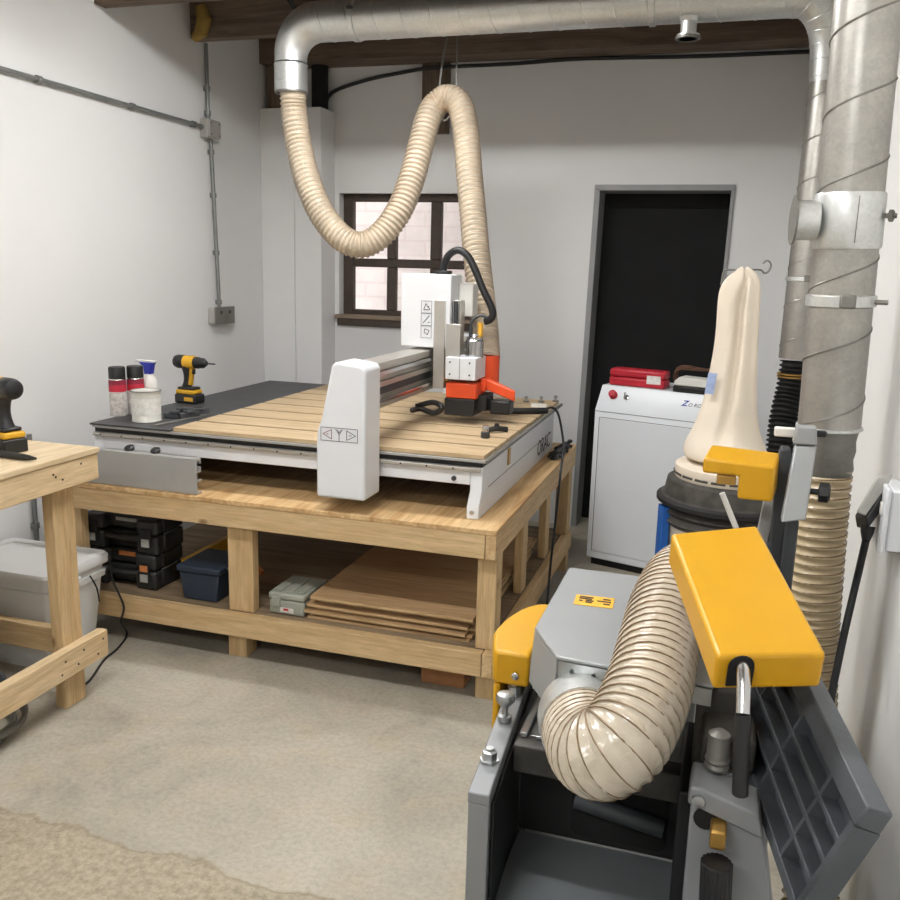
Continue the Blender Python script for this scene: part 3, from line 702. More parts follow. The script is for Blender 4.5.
# axis sign on the near foot
sg = MB(); yf = 2.7894
sx0, sx1, sz0, sz1 = -1.377*fs, -1.232*fs, fx(0, .913)[1], fx(0, .963)[1]
def fr2(x0, x1, z0, z1, w):
    sg.box(x0, x1, yf-.0006, yf, z0, z0+w); sg.box(x0, x1, yf-.0006, yf, z1-w, z1); sg.box(x0, x0+w, yf-.0006, yf, z0, z1); sg.box(x1-w, x1, yf-.0006, yf, z0, z1)
fr2(sx0, sx1, sz0, sz1, .0018)
def seg2(mb, a, b, w=.0022): mb.hexa(*strip((a[0], yf, a[1]), (b[0], yf, b[1]), w, (0, -1, 0), .0006))
zc = (sz0+sz1)/2; xm = (sx0+sx1)/2
for a, b in (((xm-.013, sz1-.004), (xm, zc)), ((xm+.013, sz1-.004), (xm, zc)), ((xm, zc+.001), (xm, sz0+.002)), ((xm-.006, sz1-.006), (xm, zc+.006)), ((xm+.006, sz1-.006), (xm, zc+.006)), ((sx1-.008, zc), (sx1-.042, zc+.017)), ((sx1-.008, zc), (sx1-.042, zc-.017)), ((sx1-.042, zc+.017), (sx1-.042, zc-.017))): seg2(sg, a, b)
part('axis_sign', sg, 'ink', foot)
sr = MB()
for a, b in (((sx0+.008, zc), (sx0+.042, zc+.017)), ((sx0+.008, zc), (sx0+.042, zc-.017)), ((sx0+.042, zc+.017), (sx0+.042, zc-.017)), ((sx0+.02, zc), (sx0+.03, zc)), ((sx1-.034, zc), (sx1-.022, zc))): seg2(sr, a, b)
part('axis_arrow', sr, 'wineink', foot)
# gantry beam: extruded section with grooves
gb = part('gantry_beam', MB().box(-1.30, -1.222, 2.936, 4.344, 1.02, 1.19), 'silver', t, .003)
part('beam_lip', MB().box(-1.222, -1.2, 2.937, 4.34, 1.163, 1.19).box(-1.222, -1.206, 2.937, 4.34, 1.10, 1.118).box(-1.222, -1.204, 2.937, 4.34, 1.02, 1.04), 'silver', gb, .002)
part('beam_rail', MB().box(-1.2, -1.19, 2.937, 4.34, 1.146, 1.16).box(-1.204, -1.192, 2.937, 4.34, 1.042, 1.055), 'steel', gb, .001)
part('beam_groove', B(-1.2225, -1.2195, 2.937, 4.34, 1.066, 1.092), 'darkgrey', gb)
part('gantry_carriage', B(-1.34, -1.2, 2.9355, 2.944, .80, .86), 'greysteel', t, .002)
# head
part('head_cover', B(-1.335, -1.115, 3.55, 3.72, 1.2, 1.505), 'white', t, .006)
hc = MB()
part('head_back_cover', B(-1.114, -1.05, 3.66, 3.74, 1.33, 1.47), 'offwhite', t, .004)
ws = MB(); yf = 3.5494
def fr3(x0, x1, z0, z1, w=.0014):
    ws.box(x0, x1, yf-.0006, yf, z0, z0+w); ws.box(x0, x1, yf-.0006, yf, z1-w, z1); ws.box(x0, x0+w, yf-.0006, yf, z0, z1); ws.box(x1-w, x1, yf-.0006, yf, z0, z1)
for k in range(3): fr3(-1.243, -1.196, 1.24+k*.052, 1.291+k*.052)
c1, c2, c3 = (1.266+.104, 1.266+.052, 1.266)
for a, b in (((-1.232, c1-.012), (-1.222, c1+.014)), ((-1.222, c1+.014), (-1.212, c1-.004)), ((-1.232, c1-.012), (-1.206, c1-.012)), ((-1.212, c1+.004), (-1.204, c1-.012)),
             ((-1.206, c2+.016), (-1.234, c2-.016)), ((-1.212, c2-.012), (-1.204, c2-.012)),
             ((-1.226, c3+.012), (-1.206, c3+.006)), ((-1.206, c3+.006), (-1.214, c3-.012)), ((-1.226, c3+.012), (-1.228, c3-.002)), ((-1.228, c3-.002), (-1.214, c3-.012))):
    ws.hexa(*strip((a[0], yf, a[1]), (b[0], yf, b[1]), .0028, (0, -1, 0), .0006))
part('warning_label', ws, 'ink', t)
part('z_column', MB().box(-1.185, -1.135, 3.545, 3.60, 1.03, 1.40).box(-1.185, -1.085, 3.60, 3.66, 1.03, 1.40), 'silver', t, .003)
part('z_motor_rail', MB().cyl((-1.122, 3.58, 1.20), (-1.122, 3.58, 1.395), .008, 10).cyl((-1.10, 3.58, 1.2), (-1.10, 3.58, 1.395), .008, 10), 'darkgrey', t)
part('z_bearing', MB().box(-1.135, -1.118, 3.56, 3.598, 1.30, 1.325).box(-1.135, -1.118, 3.56, 3.598, 1.20, 1.23).box(-1.135, -1.12, 3.56, 3.598, 1.06, 1.11), 'brass', t, .002)
part('spindle_plate', B(-1.128, -1.065, 3.535, 3.5445, 1.08, 1.305), 'silver', t, .002)
part('spindle', MB().lathe([(.038, 0), (.038, .07), (.034, .075), (.034, .085), (.02, .09), (.018, .10)], (-1.02, 3.60, 1.165), (0, 0, 1), 24), 'steel', t)
part('coolant_fitting', MB().cyl((-1.035, 3.59, 1.255), (-1.035, 3.59, 1.29), .008, 10).tube(spline([(-1.035, 3.59, 1.285), (-1.03, 3.59, 1.32), (-1.0, 3.6, 1.34), (-.97, 3.6, 1.335)], .01)[0], .006, 8), 'darkgrey', t)
part('green_fitting', MB().cyl((-1.0, 3.61, 1.255), (-1.0, 3.61, 1.31), .012, 10), 'stick', t)
sb = part('spindle_clamp', B(-1.115, -.985, 3.50, 3.66, 1.078, 1.17), 'white', t, .003)
part('clamp_gap', B(-1.054, -1.052, 3.4985, 3.5005, 1.08, 1.168), 'greysteel', sb)
for x in (-1.095, -1.01):
    for z in (1.1, 1.15): part('clamp_screw', MB().cyl((x, 3.497, z), (x, 3.501, z), .004, 8), 'darkgrey', sb)
part('dust_shoe', MB().box(-1.118, -.985, 3.52, 3.66, .997, 1.062).box(-.992, -.965, 3.60, 3.70, 1.02, 1.075).prism([(-.965, 3.60, 1.03), (-.835, 3.585, .99), (-.835, 3.60, .99), (-.965, 3.66, 1.03)], (0, 0, .045)), 'orange', t, .006)
part('dust_port', MB().tube([(-.99, 3.72, 1.03), (-.99, 3.72, 1.165)], .05, 24), 'orange', t)
part('dust_skirt', MB().box(-1.12, -.99, 3.515, 3.665, .926, .996).box(-1.0, -.95, 3.56, 3.68, .945, 1.01), 'black', t, .003)
part('air_nozzle', MB().box(-.94, -.855, 3.585, 3.665, .932, .988).cyl((-.955, 3.62, 1.0), (-.955, 3.62, .94), .02, 14), 'black', t, .006)
part('cable_tube', MB().tube(spline([(-1.175, 3.63, 1.505), (-1.172, 3.63, 1.545), (-1.15, 3.625, 1.585), (-1.11, 3.62, 1.605), (-1.07, 3.62, 1.585), (-1.035, 3.62, 1.53), (-1.0, 3.62, 1.455), (-.965, 3.62, 1.39), (-.95, 3.62, 1.35), (-.96, 3.62, 1.325), (-.985, 3.62, 1.315)], .012)[0], .0155, 12), 'black', t)
part('tube_gland', B(-1.2, -1.145, 3.60, 3.66, 1.5055, 1.52), 'black', t, .003)
part('drag_wiring', MB().tube(spline([(-1.27, 3.53, .93), (-1.22, 3.5, .945), (-1.17, 3.53, .925), (-1.13, 3.515, .955), (-1.18, 3.54, .97), (-1.25, 3.52, .95)], .01)[0], .012, 8), 'black', t)
part('hold_down_tag', B(ex+.001, ex+.006, 3.33, 3.365, .775, .84), 'brass', t, .001, label='small brass and black tag on the end panel')
# loose things on the bed
t = thing('collet', 'small steel collet standing on the bed slats at the front right', 'collet', (-.873, 3.273, .889))
part('nut', MB().lathe([(.016, 0), (.018, .003), (.018, .022), (.014, .026)], (-.873, 3.273, .889), (0, 0, 1), 12), 'darkgrey', t)
part('sleeve', MB().lathe([(.013, 0), (.015, .012), (.012, .022), (.006, .023)], (-.873, 3.273, .9155), (0, 0, 1), 16), 'steel', t)
single('clamp_lever', MB().tube(spline([(-.90, 3.37, .90), (-.86, 3.40, .905), (-.825, 3.43, .90)], .01)[0], [.011]*0 or .011, 10).lathe([(.01, 0), (.014, .01), (.008, .03)], (-.87, 3.44, .889), (0, 0, 1), 12), 'black', 'black lever clamp lying on the bed beside the steel collet', 'clamp').location.z = .889
t = thing('rubber_tube', 'black tube with a white band lying along the right end of the bed', 'tube', (-.85, 3.9, .889))
part('tube', MB().tube([(-.93, 3.86, .904), (-.88, 3.875, .904), (-.80, 3.92, .904), (-.765, 3.945, .904)], .0145, 12), 'black', t)
part('white_band', B(-.875, -.80, 4.10, 4.13, .889, .906), 'label', t, .002)
for i, (x, y) in enumerate(((-.93, 4.25), (-.86, 4.28), (-.80, 4.34))):
    o = thing('bed_clamp', 'small steel hold-down bolt on the far right end of the bed, %s' % ('leftmost of three', 'middle of three', 'rightmost of three')[i], 'clamp bolt', (x, y, .889), 0, 'hold-down bolts on the bed')
    part('washer', MB().cyl((0, 0, 0), (0, 0, .006), .016, 12), 'greysteel', o, local=True)
    part('bolt', MB().lathe([(.006, 0), (.006, .012), (.010, .012), (.010, .022), (.004, .025)], (0, 0, .006), (0, 0, 1), 10), 'zinc', o, local=True)
pts = [(-.775, 3.95, .905), (-.755, 3.98, .915), (-.725, 4.0, .89), (-.70, 4.0, .80), (-.686, 3.98, .72), (-.68, 3.9, .62), (-.682, 3.86, .45), (-.684, 3.80, .25), (-.68, 3.74, .1), (-.66, 3.6, .008), (-.6, 3.3, .008)]
single('machine_cable', MB().tube(spline(pts, .02)[0], .0055, 8), 'cable', 'thin black cable hanging over the right edge of the router bench', 'cable')
t = thing('cable_bundle', 'tangle of small black plugs and leads on the back right corner of the bench', 'cables', (-.72, 4.2, .66))
for k in range(5):
    x = -.735+random.uniform(-.015, .01); y = 4.0+k*.065
    part('lead', MB().tube(spline([(x, y, .668), (x+.02, y+.04, .70), (x+.04, y-.02, .71), (x-.02, y+.02, .675), (x+.03, y+.08, .668)], .01)[0], .0075, 6), 'cable', t)
    part('plug', B(x-.01, x+.025, y+.01, y+.05, .661, .69), 'darkgrey', t, .003)
# containers on the black end
def spray_can(p, label, cat='spray can'):
    t = thing('spray_can', label, cat, p, 0, 'spray cans on the black bed end'); l = lambda pr, nm, m: part(nm, MB().lathe(pr, (0, 0, 0), (0, 0, 1), 24), m, t, local=True)
    l([(.031*1.08, 0*1.06), (.033*1.08, .004*1.06), (.033*1.08, .098*1.06)], 'can_body', 'canlabel'); l([(.0335*1.08, .098*1.06), (.0335*1.08, .125*1.06)], 'red_band', 'redlabel'); l([(.0332*1.08, .125*1.06), (.033*1.08, .145*1.06)], 'upper_label', 'pinklabel')
    l([(.033*1.08, .145*1.06), (.031*1.08, .150*1.06), (.028*1.08, .153*1.06)], 'shoulder', 'steel'); l([(.032*1.08, .150*1.06), (.032*1.08, .190*1.06), (.029*1.08, .196*1.06)], 'cap', 'black')
    return t
zb = .8805
spray_can((-2.455, 3.135, zb), 'black-capped spray can with a red band, at the very corner of the black bed end')
spray_can((-2.412, 3.198, zb), 'black-capped spray can with a dark red label, behind the front one')
t = thing('paint_tin', 'dented white paint tin at the front edge of the black bed end', 'paint tin', (-2.272, 3.075, zb))
part('tin_body', MB().lathe([(.058, 0), (.060, .003), (.058, .006), (.058, .118), (.061, .121), (.061, .127), (.056, .127), (.054, .123)], t.location, (0, 0, 1), 32), 'tin', t)
part('paper_label', MB().lathe([(.0584, .03), (.0584, .098)], t.location, (0, 0, 1), 32), 'label', t)
part('tin_rim', seam_rings([(t.location+Vector((0, 0, .126)), (0, 0, 1))], .059, .003), 'greysteel', t)
t = thing('spray_bottle', 'white trigger spray bottle with a blue head behind the spray cans', 'spray bottle', (-2.40, 3.33, zb))
t.location.x = -2.40; t.location.y = 3.278; p = t.location
part('bottle', MB().lathe([(.034, 0), (.037, .006), (.037, .12), (.03, .145), (.014, .165), (.013, .18)], p, (0, 0, 1), 24), 'offwhite', t)
part('spray_head', MB().prism([p+Vector((x, -.014, z)) for x, z in ((-.016, .165), (.016, .165), (.024, .205), (.034, .215), (-.045, .215), (-.02, .2))], (0, .028, 0)), 'bluesp', t, .003)
part('head_cap', B(p.x-.06, p.x+.036, p.y-.012, p.y+.012, p.z+.2155, p.z+.225), 'offwhite', t, .003)
part('trigger', MB().tube([p+Vector((-.035, 0, .212)), p+Vector((-.035, 0, .19)), p+Vector((-.045, 0, .168))], .005, 8), 'offwhite', t)
part('red_stripe', B(p.x-.03, p.x+.03, p.y-.0375, p.y-.03, p.z+.05, p.z+.1), 'redlabel', t)
def drill(name, label, loc, rz, s=1.0):
    t = thing(name, label, 'cordless drill', loc, rz)
    def P_(nm, mb, m, bevel=0): return part(nm, mb, m, t, bevel, local=True)
    X = lambda *a: tuple(v*s for v in a)
    P_('battery', B(-.062*s, .055*s, -.038*s, .038*s, 0, .042*s), 'black', .006)
    P_('battery_label', B(-.005*s, .045*s, -.0392*s, -.0375*s, .012*s, .03*s), 'toolyellow')
    P_('foot_shell', B(-.058*s, .045*s, -.035*s, .035*s, .0425*s, .062*s), 'toolyellow', .006)
    P_('foot_top', B(-.05*s, .04*s, -.03*s, .03*s, .0625*s, .075*s), 'black', .006)
    g = MB(); n = 8
    g.tube([Vector(X(-.018+.004*k-.0018*k*k*.3, 0, .07+.0145*k)) for k in range(8)], [v*s for v in (.024, .021, .019, .018, .0185, .02, .022, .024)], 14)
    P_('grip', g, 'black')
    P_('grip_inlay', MB().tube([Vector(X(.003+.003*k, 0, .085+.016*k)) for k in range(6)], .0125*s, 10), 'toolyellow')
    P_('trigger', B(.012*s, .03*s, -.009*s, .009*s, .135*s, .165*s), 'black', .003)
    P_('motor_housing', MB().lathe([(r*s, z*s) for r, z in ((.018, 0), (.028, .006), (.032, .02), (.032, .055), (.030, .06))], Vector(X(-.08, 0, .19)), (1, 0, 0), 20), 'black')
    P_('gear_housing', MB().lathe([(r*s, z*s) for r, z in ((.031, 0), (.031, .05), (.027, .056))], Vector(X(-.02, 0, .19)), (1, 0, 0), 20), 'toolyellow')
    P_('chuck', MB().lathe([(r*s, z*s) for r, z in ((.027, 0), (.027, .02), (.024, .024), (.024, .045), (.012, .062), (.011, .064))], Vector(X(.037, 0, .19)), (1, 0, 0), 18), 'black')
    P_('bit', MB().cyl(Vector(X(.10, 0, .19)), Vector(X(.148, 0, .19)), .0035*s, 8), 'darkgrey')
    return t
drill('cordless_drill', 'yellow and black cordless drill standing on the black bed end by the wall', (-2.385, 3.56, zb), math.radians(-6), 1.0)
t = thing('clamp_pile', 'dark tangled clamp pieces on the black bed end beside the paint tin', 'clamps', (-2.2, 3.2, zb))
for k, (x, y, a) in enumerate(((-2.21, 3.18, .4), (-2.16, 3.21, 1.1), (-2.21, 3.27, .1), (-2.165, 3.29, .7))):
    m = Matrix.Translation((x, y, zb)) @ Matrix.Rotation(a, 4, 'Z')
    part('clamp_piece', MB().box(-.045, .045, -.012, .012, 0, .02+.004*k, m).box(-.02, .02, -.02, .02, .02, .032, m), 'mat' if k % 2 else 'darkgrey', t, .003)
single('steel_rule', B(-2.165, -2.14, 2.99, 3.33, zb, zb+.003), 'greysteel', 'thin steel rule lying on the black bed end beside the clamps', 'ruler').rotation_euler.z = math.radians(-8)

# ------------------------------------------------------------------ left workbench
t = thing('workbench', 'pale pine workbench along the left wall with a plywood top', 'workbench', (-2.42, 1.5, 0))
part('bench_top', B(-2.795, -2.037, .55, 2.49, .882, .90), 'birch', t, .002)
part('apron', B(-2.08, -2.042, .55, 2.485, .79, .8815), 'pale_y', t, .003)
part('apron', B(-2.79, -2.0805, 2.445, 2.483, .79, .8815), 'pale_x', t, .003)
part('apron', B(-2.79, -2.0805, .56, .598, .79, .8815), 'pale_x', t, .003)
for x0, y0 in ((-2.128, 2.305), (-2.128, .75), (-2.78, 1.9), (-2.78, .75)): part('leg', B(x0, x0+.045, y0, y0+.098, 0, .8815 if x0 < -2.2 else .8815), 'pine_z', t, .003)
part('rail', B(-2.0825, -2.044, .55, 2.485, .135, .232), 'pale_y', t, .003)
part('rail', B(-2.78, -2.129, 2.405, 2.44, .145, .24), 'pine_x', t, .003)
nb = MB()
for y, z in ((2.33, .165), (2.36, .205), (2.43, .16), (2.46, .205), (2.27, .2), (2.25, .16)): nb.cyl((-2.0442, y, z), (-2.0428, y, z), .004, 8)
for y, z in ((2.28, .84), (2.31, .825), (2.40, .86), (2.27, .85)): nb.cyl((-2.0422, y, z), (-2.0408, y, z), .004, 8)
part('screw_head', nb, 'ink', t)
drill('cordless_drill', 'yellow and black cordless drill standing on the pale workbench at the left edge', (-2.277, 2.32, .9005), math.radians(164), 1.12)
single('marking_pen', MB().tube([(-2.36, 2.245, .912), (-2.13, 2.225, .912), (-2.09, 2.222, .912), (-2.06, 2.22, .912)], [.0115, .0115, .009, .004], 10), 'black', 'black bar lying in front of the drill on the pale workbench', 'bar').location.z = .901
# bucket
t = thing('bucket', 'square white plastic bucket with a lid behind the leg of the pale workbench', 'bucket', (-2.525, 2.645, 0))
def rsq(cx, cy, hx, hy, r, z, n=4):
    out = []
    for sx, sy, a0 in ((1, 1, 0), (-1, 1, PI/2), (-1, -1, PI), (1, -1, 1.5*PI)):
        for k in range(n+1):
            a = a0+PI/2*k/n; out.append(Vector((cx+sx*(hx-r)+r*math.cos(a), cy+sy*(hy-r)+r*math.sin(a), z)))
    return out
def loft(secs):
    mb = MB(); n = len(secs[0]); vs = [p for s in secs for p in s]; fs = []
    for i in range(len(secs)-1):
        for k in range(n): fs.append((i*n+k, i*n+(k+1) % n, (i+1)*n+(k+1) % n, (i+1)*n+k))
    fs.append(tuple(reversed(range(n)))); fs.append(tuple((len(secs)-1)*n+k for k in range(n))); mb.add(vs, fs); return mb
bcx, bcy = -2.525, 2.645
part('bucket_body', loft([rsq(bcx, bcy, h, .13+h-.2, .03, z) for h, z in ((.195, 0), (.225, .30), (.235, .302), (.237, .325), (.228, .327), (.23, .36))]), 'bucket', t)
part('bucket_lid', loft([rsq(bcx, bcy, h, .13+h-.2, .03, z) for h, z in ((.243, .355), (.245, .36), (.245, .385), (.238, .395), (.20, .396), (.198, .39))]), 'bucket', t)
part('handle_lug', B(bcx+.237, bcx+.255, bcy-.05, bcy-.01, .32, .35), 'bucket', t, .004)
part('wire_handle', MB().tube(spline([(bcx+.25, bcy+.04, .335), (bcx+.262, bcy+.06, .28), (bcx+.262, bcy+.07, .22)], .02)[0], .003, 6), 'cable', t)
lp = [ay(109, 556, 2.805), ay(112, 578, 2.805), ay(119, 594, 2.80), ay(124, 608, 2.80), ay(121, 622, 2.795), az(127, 634, .012), az(118, 648, .006), az(104, 660, .006), az(88, 682, .006), az(70, 690, .006)]
single('lead_cable', MB().tube(spline(lp, .02)[0], .0045, 8), 'cable', 'thin black lead trailing down beside the white bucket to the floor', 'cable')
# coil under the left workbench
t = thing('cable_coil', 'coil of grey cable on the floor under the pale workbench', 'cable coil', (-2.2, 2.05, 0))
for k in range(5):
    cc = Vector((-2.28+.01*k, 2.0+.008*k, .012+.014*k)); rr = .17-.008*(k % 3)
    part('loop', MB().tube([cc+Vector((rr*math.cos(a*PI/24), rr*1.15*math.sin(a*PI/24), .012*math.sin(a*PI/12+k))) for a in range(48)], .009, 8, closed=True), 'greycable', t)
single('dark_panel', MB().prism([(-2.62, 2.16, 0), (-2.42, 2.16, 0), (-2.25, 2.25, .06), (-2.40, 2.25, .22), (-2.62, 2.25, .30)], (0, .012, 0)), 'darkgrey', 'dark grey sheet leaning under the pale workbench', 'panel', .002)

# ------------------------------------------------------------------ control cabinet
rz = -math.radians(16)
t = thing('control_cabinet', 'white control cabinet with a sloped control panel in front of the doorway', 'cabinet', (-.628, 4.53, 0), rz)
W_, D_ = .60, .42
def C_(nm, mb, m, bevel=0, par=None): return part(nm, mb, m, par or t, bevel, local=True)
C_('body', MB().prism([(0, 0, .04), (0, 0, .835), (0, .075, .955), (0, D_, .955), (0, D_, .04)], (W_, 0, 0)), 'cabwhite', .004)
C_('plinth', B(.02, W_-.02, .02, D_-.02, 0, .039), 'matblack')
C_('door_panel', B(.03, W_-.03, -.004, -.0002, .08, .795), 'cabwhite', .003)
C_('door_gap', MB().box(.026, .03, -.0015, .001, .078, .797).box(.03, W_-.03, -.0015, .001, .795, .7985), 'greysteel')
C_('panel_edge', MB().box(0, W_, -.0012, .001, .826, .829), 'greysteel')
nrm = Vector((0, -.12, .075)).normalized(); upv = Vector((0, .075, .12)).normalized()
def cp(x, f): return Vector((x, .075*f, .835+.12*f))
C_('stop_base', MB().cyl(cp(.078, .62), cp(.078, .62)+nrm*.004, .022, 20), 'red')
C_('stop_button', MB().lathe([(.012, 0), (.012, .012), (.02, .014), (.02, .022), (.014, .027)], cp(.078, .62)+nrm*.004, nrm, 20), 'red')
C_('key_switch', MB().lathe([(.014, 0), (.014, .006), (.009, .007), (.009, .014)], cp(.15, .58), nrm, 16).box(.148, .152, cp(.15, .58).y-.03, cp(.15, .58).y-.012, .9, .935), 'steel')
def ctext(nm, s, size, at, m, bold=False, shear=0):
    W = Matrix.Translation(t.location) @ t.rotation_euler.to_matrix().to_4x4()
    return text(t, nm, s, size, W @ at, W.to_3x3() @ Vector((1, 0, 0)), W.to_3x3() @ upv, m, .0006, bold, shear)
ctext('panel_initial', 'Z', .042, cp(.452, .60)+nrm*.0006, 'blueink', True, .3)
ctext('panel_lettering', 'O ROUTER', .026, cp(.535, .56)+nrm*.0006, 'ink', False, .2)
# things on the cabinet
W = Matrix.Translation(t.location) @ t.rotation_euler.to_matrix().to_4x4()
def onc(x, y): return W @ Vector((x, y, .9555))
t2 = thing('tool_case', 'small red hard case with a pale label on top of the white cabinet', 'case', onc(.175, .15), rz+.06)
def prism_local(poly, h): return MB().prism(poly, (0, 0, h))
part('case_base', B(-.150, .142, -.05, .05, 0, .044), 'red', t2, .010, local=True)
part('case_lid', B(-.150, .142, -.05, .05, .045, .088), 'red', t2, .012, local=True)
part('paper_label', B(.05, .122, -.0512, -.0498, .022, .064), 'label', t2, local=True)
part('case_hinge', B(-.155, -.149, -.012, .012, .02, .06), 'red', t2, .002, local=True)
t2 = thing('machine_part', 'white and black machine part on the right of the cabinet top', 'device', onc(.475, .13), rz)
part('base_shell', B(-.10, .10, -.055, .055, 0, .03), 'black', t2, .006, local=True)
part('top_shell', MB().prism([(-.10, -.05, .031), (.10, -.05, .031), (.10, -.05, .055), (.06, -.05, .072), (-.07, -.05, .075), (-.095, -.05, .055)], (0, .10, 0)), 'offwhite', t2, .006, local=True)
t2 = thing('wire_bundle', 'rusty brown wire mesh offcut behind the white and black device', 'wire', onc(.46, .24), rz)
for k in range(7): part('wire', MB().tube(spline([(-.12, .01*k-.03, .004), (-.12, .01*k-.03, .09+.008*(k % 3)), (0, .01*k-.03, .10+.006*(k % 2)), (.12, .01*k-.03, .092+.007*((k+1) % 3)), (.12, .01*k-.03, .004)], .02)[0], .0035, 5), 'rusty', t2, local=True)

# ------------------------------------------------------------------ dust extractor
ec = Vector((.045, 3.36, 0)); er = .245
t = thing('dust_extractor', 'drum dust extractor with a drooping cream cloth filter bag', 'dust extractor', ec)
def lr(nm, prof, m, seg=36): return part(nm, MB().lathe(prof, ec, (0, 0, 1), seg), m, t)
lr('collection_bag', [(.15, .06), (.205, .10), (.215, .3), (.21, .5), (.215, .62)], 'clear')
lr('drum_ring', [(.215, .62), (.235, .64), (.222, .66), (.235, .675), (.222, .69), (.24, .705)], 'dusty')
lr('drum_rim', [(.246, .70), (.258, .708), (.258, .722), (.246, .73)], 'rubber')
lr('drum_top', [(.243, .73), (.232, .735), (.222, .79), (.205, .80), (.20, .80)], 'dusty')
lr('bag_collar', [(.196, .80), (.20, .806), (.198, .845), (.19, .85)], 'cloth')
ba = MB()
for k in range(20):
    a = k/20*2*PI; p = ec+Vector((math.cos(a)*.199, math.sin(a)*.199, .815)); q = ec+Vector((math.cos(a+.25)*.199, math.sin(a+.25)*.199, .815))
    ba.tube([p, q], .005, 6)
part('bag_strap', ba, 'dusty', t)
part('locking_lever', MB().tube([ay(722, 493, 3.09), ay(736, 528, 3.10)], .010, 8), 'offwhite', t)
for a in (200, 320, 80):
    a = math.radians(a); q = Vector((math.cos(a), math.sin(a), 0)); p = ec+q*.235
    part('leg', MB().box(-.015, .015, -.03, .03, 0, .69, Matrix.Translation(p) @ Matrix.Rotation(a, 4, 'Z')), 'blue', t, .003)
part('base_ring', MB().lathe([(.23, .02), (.25, .02), (.25, .06), (.23, .06)], ec, (0, 0, 1), 32), 'blue', t)
part('inlet_pipe', MB().tube([ec+Vector((.0, -.2, .56)), ec+Vector((0, -.34, .56))], .058, 24), 'galvdull', t)
# the filter bag: a loft of flattened, folded rings
secs = []
rows_ = [(462, 684, 770), (455, 682, 770), (444, 684, 766), (434, 691, 761), (420, 697, 758), (400, 704, 757), (380, 708, 757), (355, 713, 758), (330, 716, 759), (305, 717, 760), (292, 719, 761), (283, 724, 760), (276, 733, 757), (271, 739, 750), (269, 743, 746)]
nsb = 44
for i, (py, l, r) in enumerate(rows_):
    a_, b_ = ay(l, py, 3.36), ay(r, py, 3.36); cx = (a_.x+b_.x)/2; rx = (b_.x-a_.x)/2; z = (a_.z+b_.z)/2; f = i/(len(rows_)-1)
    ry = max(.008, rx*(.95-.5*min(1, f*1.6))); fd = max(0, min(1, (f-.12)*2.2))
    sct = []
    for k in range(nsb):
        a = 2*PI*k/nsb; d = math.degrees(a)
        cr = 262+22*f
        w = 1-fd*.8*math.exp(-((d-cr)/9)**2)+fd*.14*math.exp(-((d-cr-22)/14)**2)-fd*.18*math.exp(-((d-222)/16)**2)-fd*.2*math.exp(-((d-318)/15)**2)
        sct.append(Vector((cx+rx*math.cos(a), 3.37+ry*w*math.sin(a), z+.012*fd*math.sin(2*a+1))))
    secs.append(sct)
o = part('filter_bag', loft(secs), 'cloth', t)
md = o.modifiers.new('soft', 'SUBSURF'); md.levels = 2; md.render_levels = 2
part('bag_label', MB().hexa(*strip(ay(713, 373, 3.298), ay(709, 394, 3.285), .032, (-.35, -1, .1), .002)), 'clothlabel', t)
t = thing('wall_hook', 'thin wire hook on the back wall that holds up the cream filter bag', 'hook', (.05, 3.45, 1.53))
part('wire_arm', MB().tube(spline([(-.045, 3.45, 1.50), (-.04, 3.45, 1.545), (-.03, 3.45, 1.553), (.02, 3.43, 1.553), (.085, 3.46, 1.556), (.10, 3.47, 1.545), (.115, 3.47, 1.55), (.122, 3.47, 1.575), (.108, 3.47, 1.59), (.093, 3.47, 1.578)], .008)[0], .0035, 6).tube([(-.045, 3.45, 1.50), (-.045, 5.199, 1.49)], .0035, 6), 'greysteel', t)

# ------------------------------------------------------------------ planer in the foreground
t = thing('planer', 'grey planer with yellow guards and a ribbed black fence in the right foreground', 'planer', (-.08, 1.3, 0))
K = t
part('side_frame', MB().hexa([(-.271, .987, 0), (-.242, .987, 0), (-.268, 1.42, 0), (-.296, 1.42, 0)], [(-.2695, .987, .8715), (-.2415, .987, .8715), (-.2665, 1.42, .8835), (-.2945, 1.42, .8835)]), 'machgrey', t, .002)
part('side_cap', MB().hexa([(-.270, .985, .872), (-.241, .985, .872), (-.264, 1.37, .884), (-.292, 1.37, .884)], [(-.270, .985, .888), (-.241, .985, .888), (-.264, 1.37, .902), (-.292, 1.37, .902)]), 'machgrey', t, .002)
part('inner_shade_sheet', MB().hexa([(-.2405, 1.0, .1), (-.2375, 1.0, .1), (-.2595, 1.4, .1), (-.2625, 1.4, .1)], [(-.2405, 1.0, .868), (-.2375, 1.0, .868), (-.2595, 1.4, .88), (-.2625, 1.4, .88)]), 'black', t)  # black sheet standing in for the shadow on the frame's right face
for y in (1.06, 1.245):
    part('hex_bolt', MB().lathe([(.014, 0), (.014, .003), (.0105, .003), (.0105, .014), (.006, .016), (.006, .019)], (-.258-(y-1.0)*.056, y, .889+(y-1)*.035), (0, 0, 1), 6), 'zinc', t)
part('adjuster_knob', MB().lathe([(.010, 0), (.010, .008), (.005, .01), (.0045, .021), (.009, .026), (.0135, .031), (.0145, .036), (.012, .042), (.006, .0435)], (-.2665, 1.165, .8955), (0, 0, 1), 24), 'zinc', t)
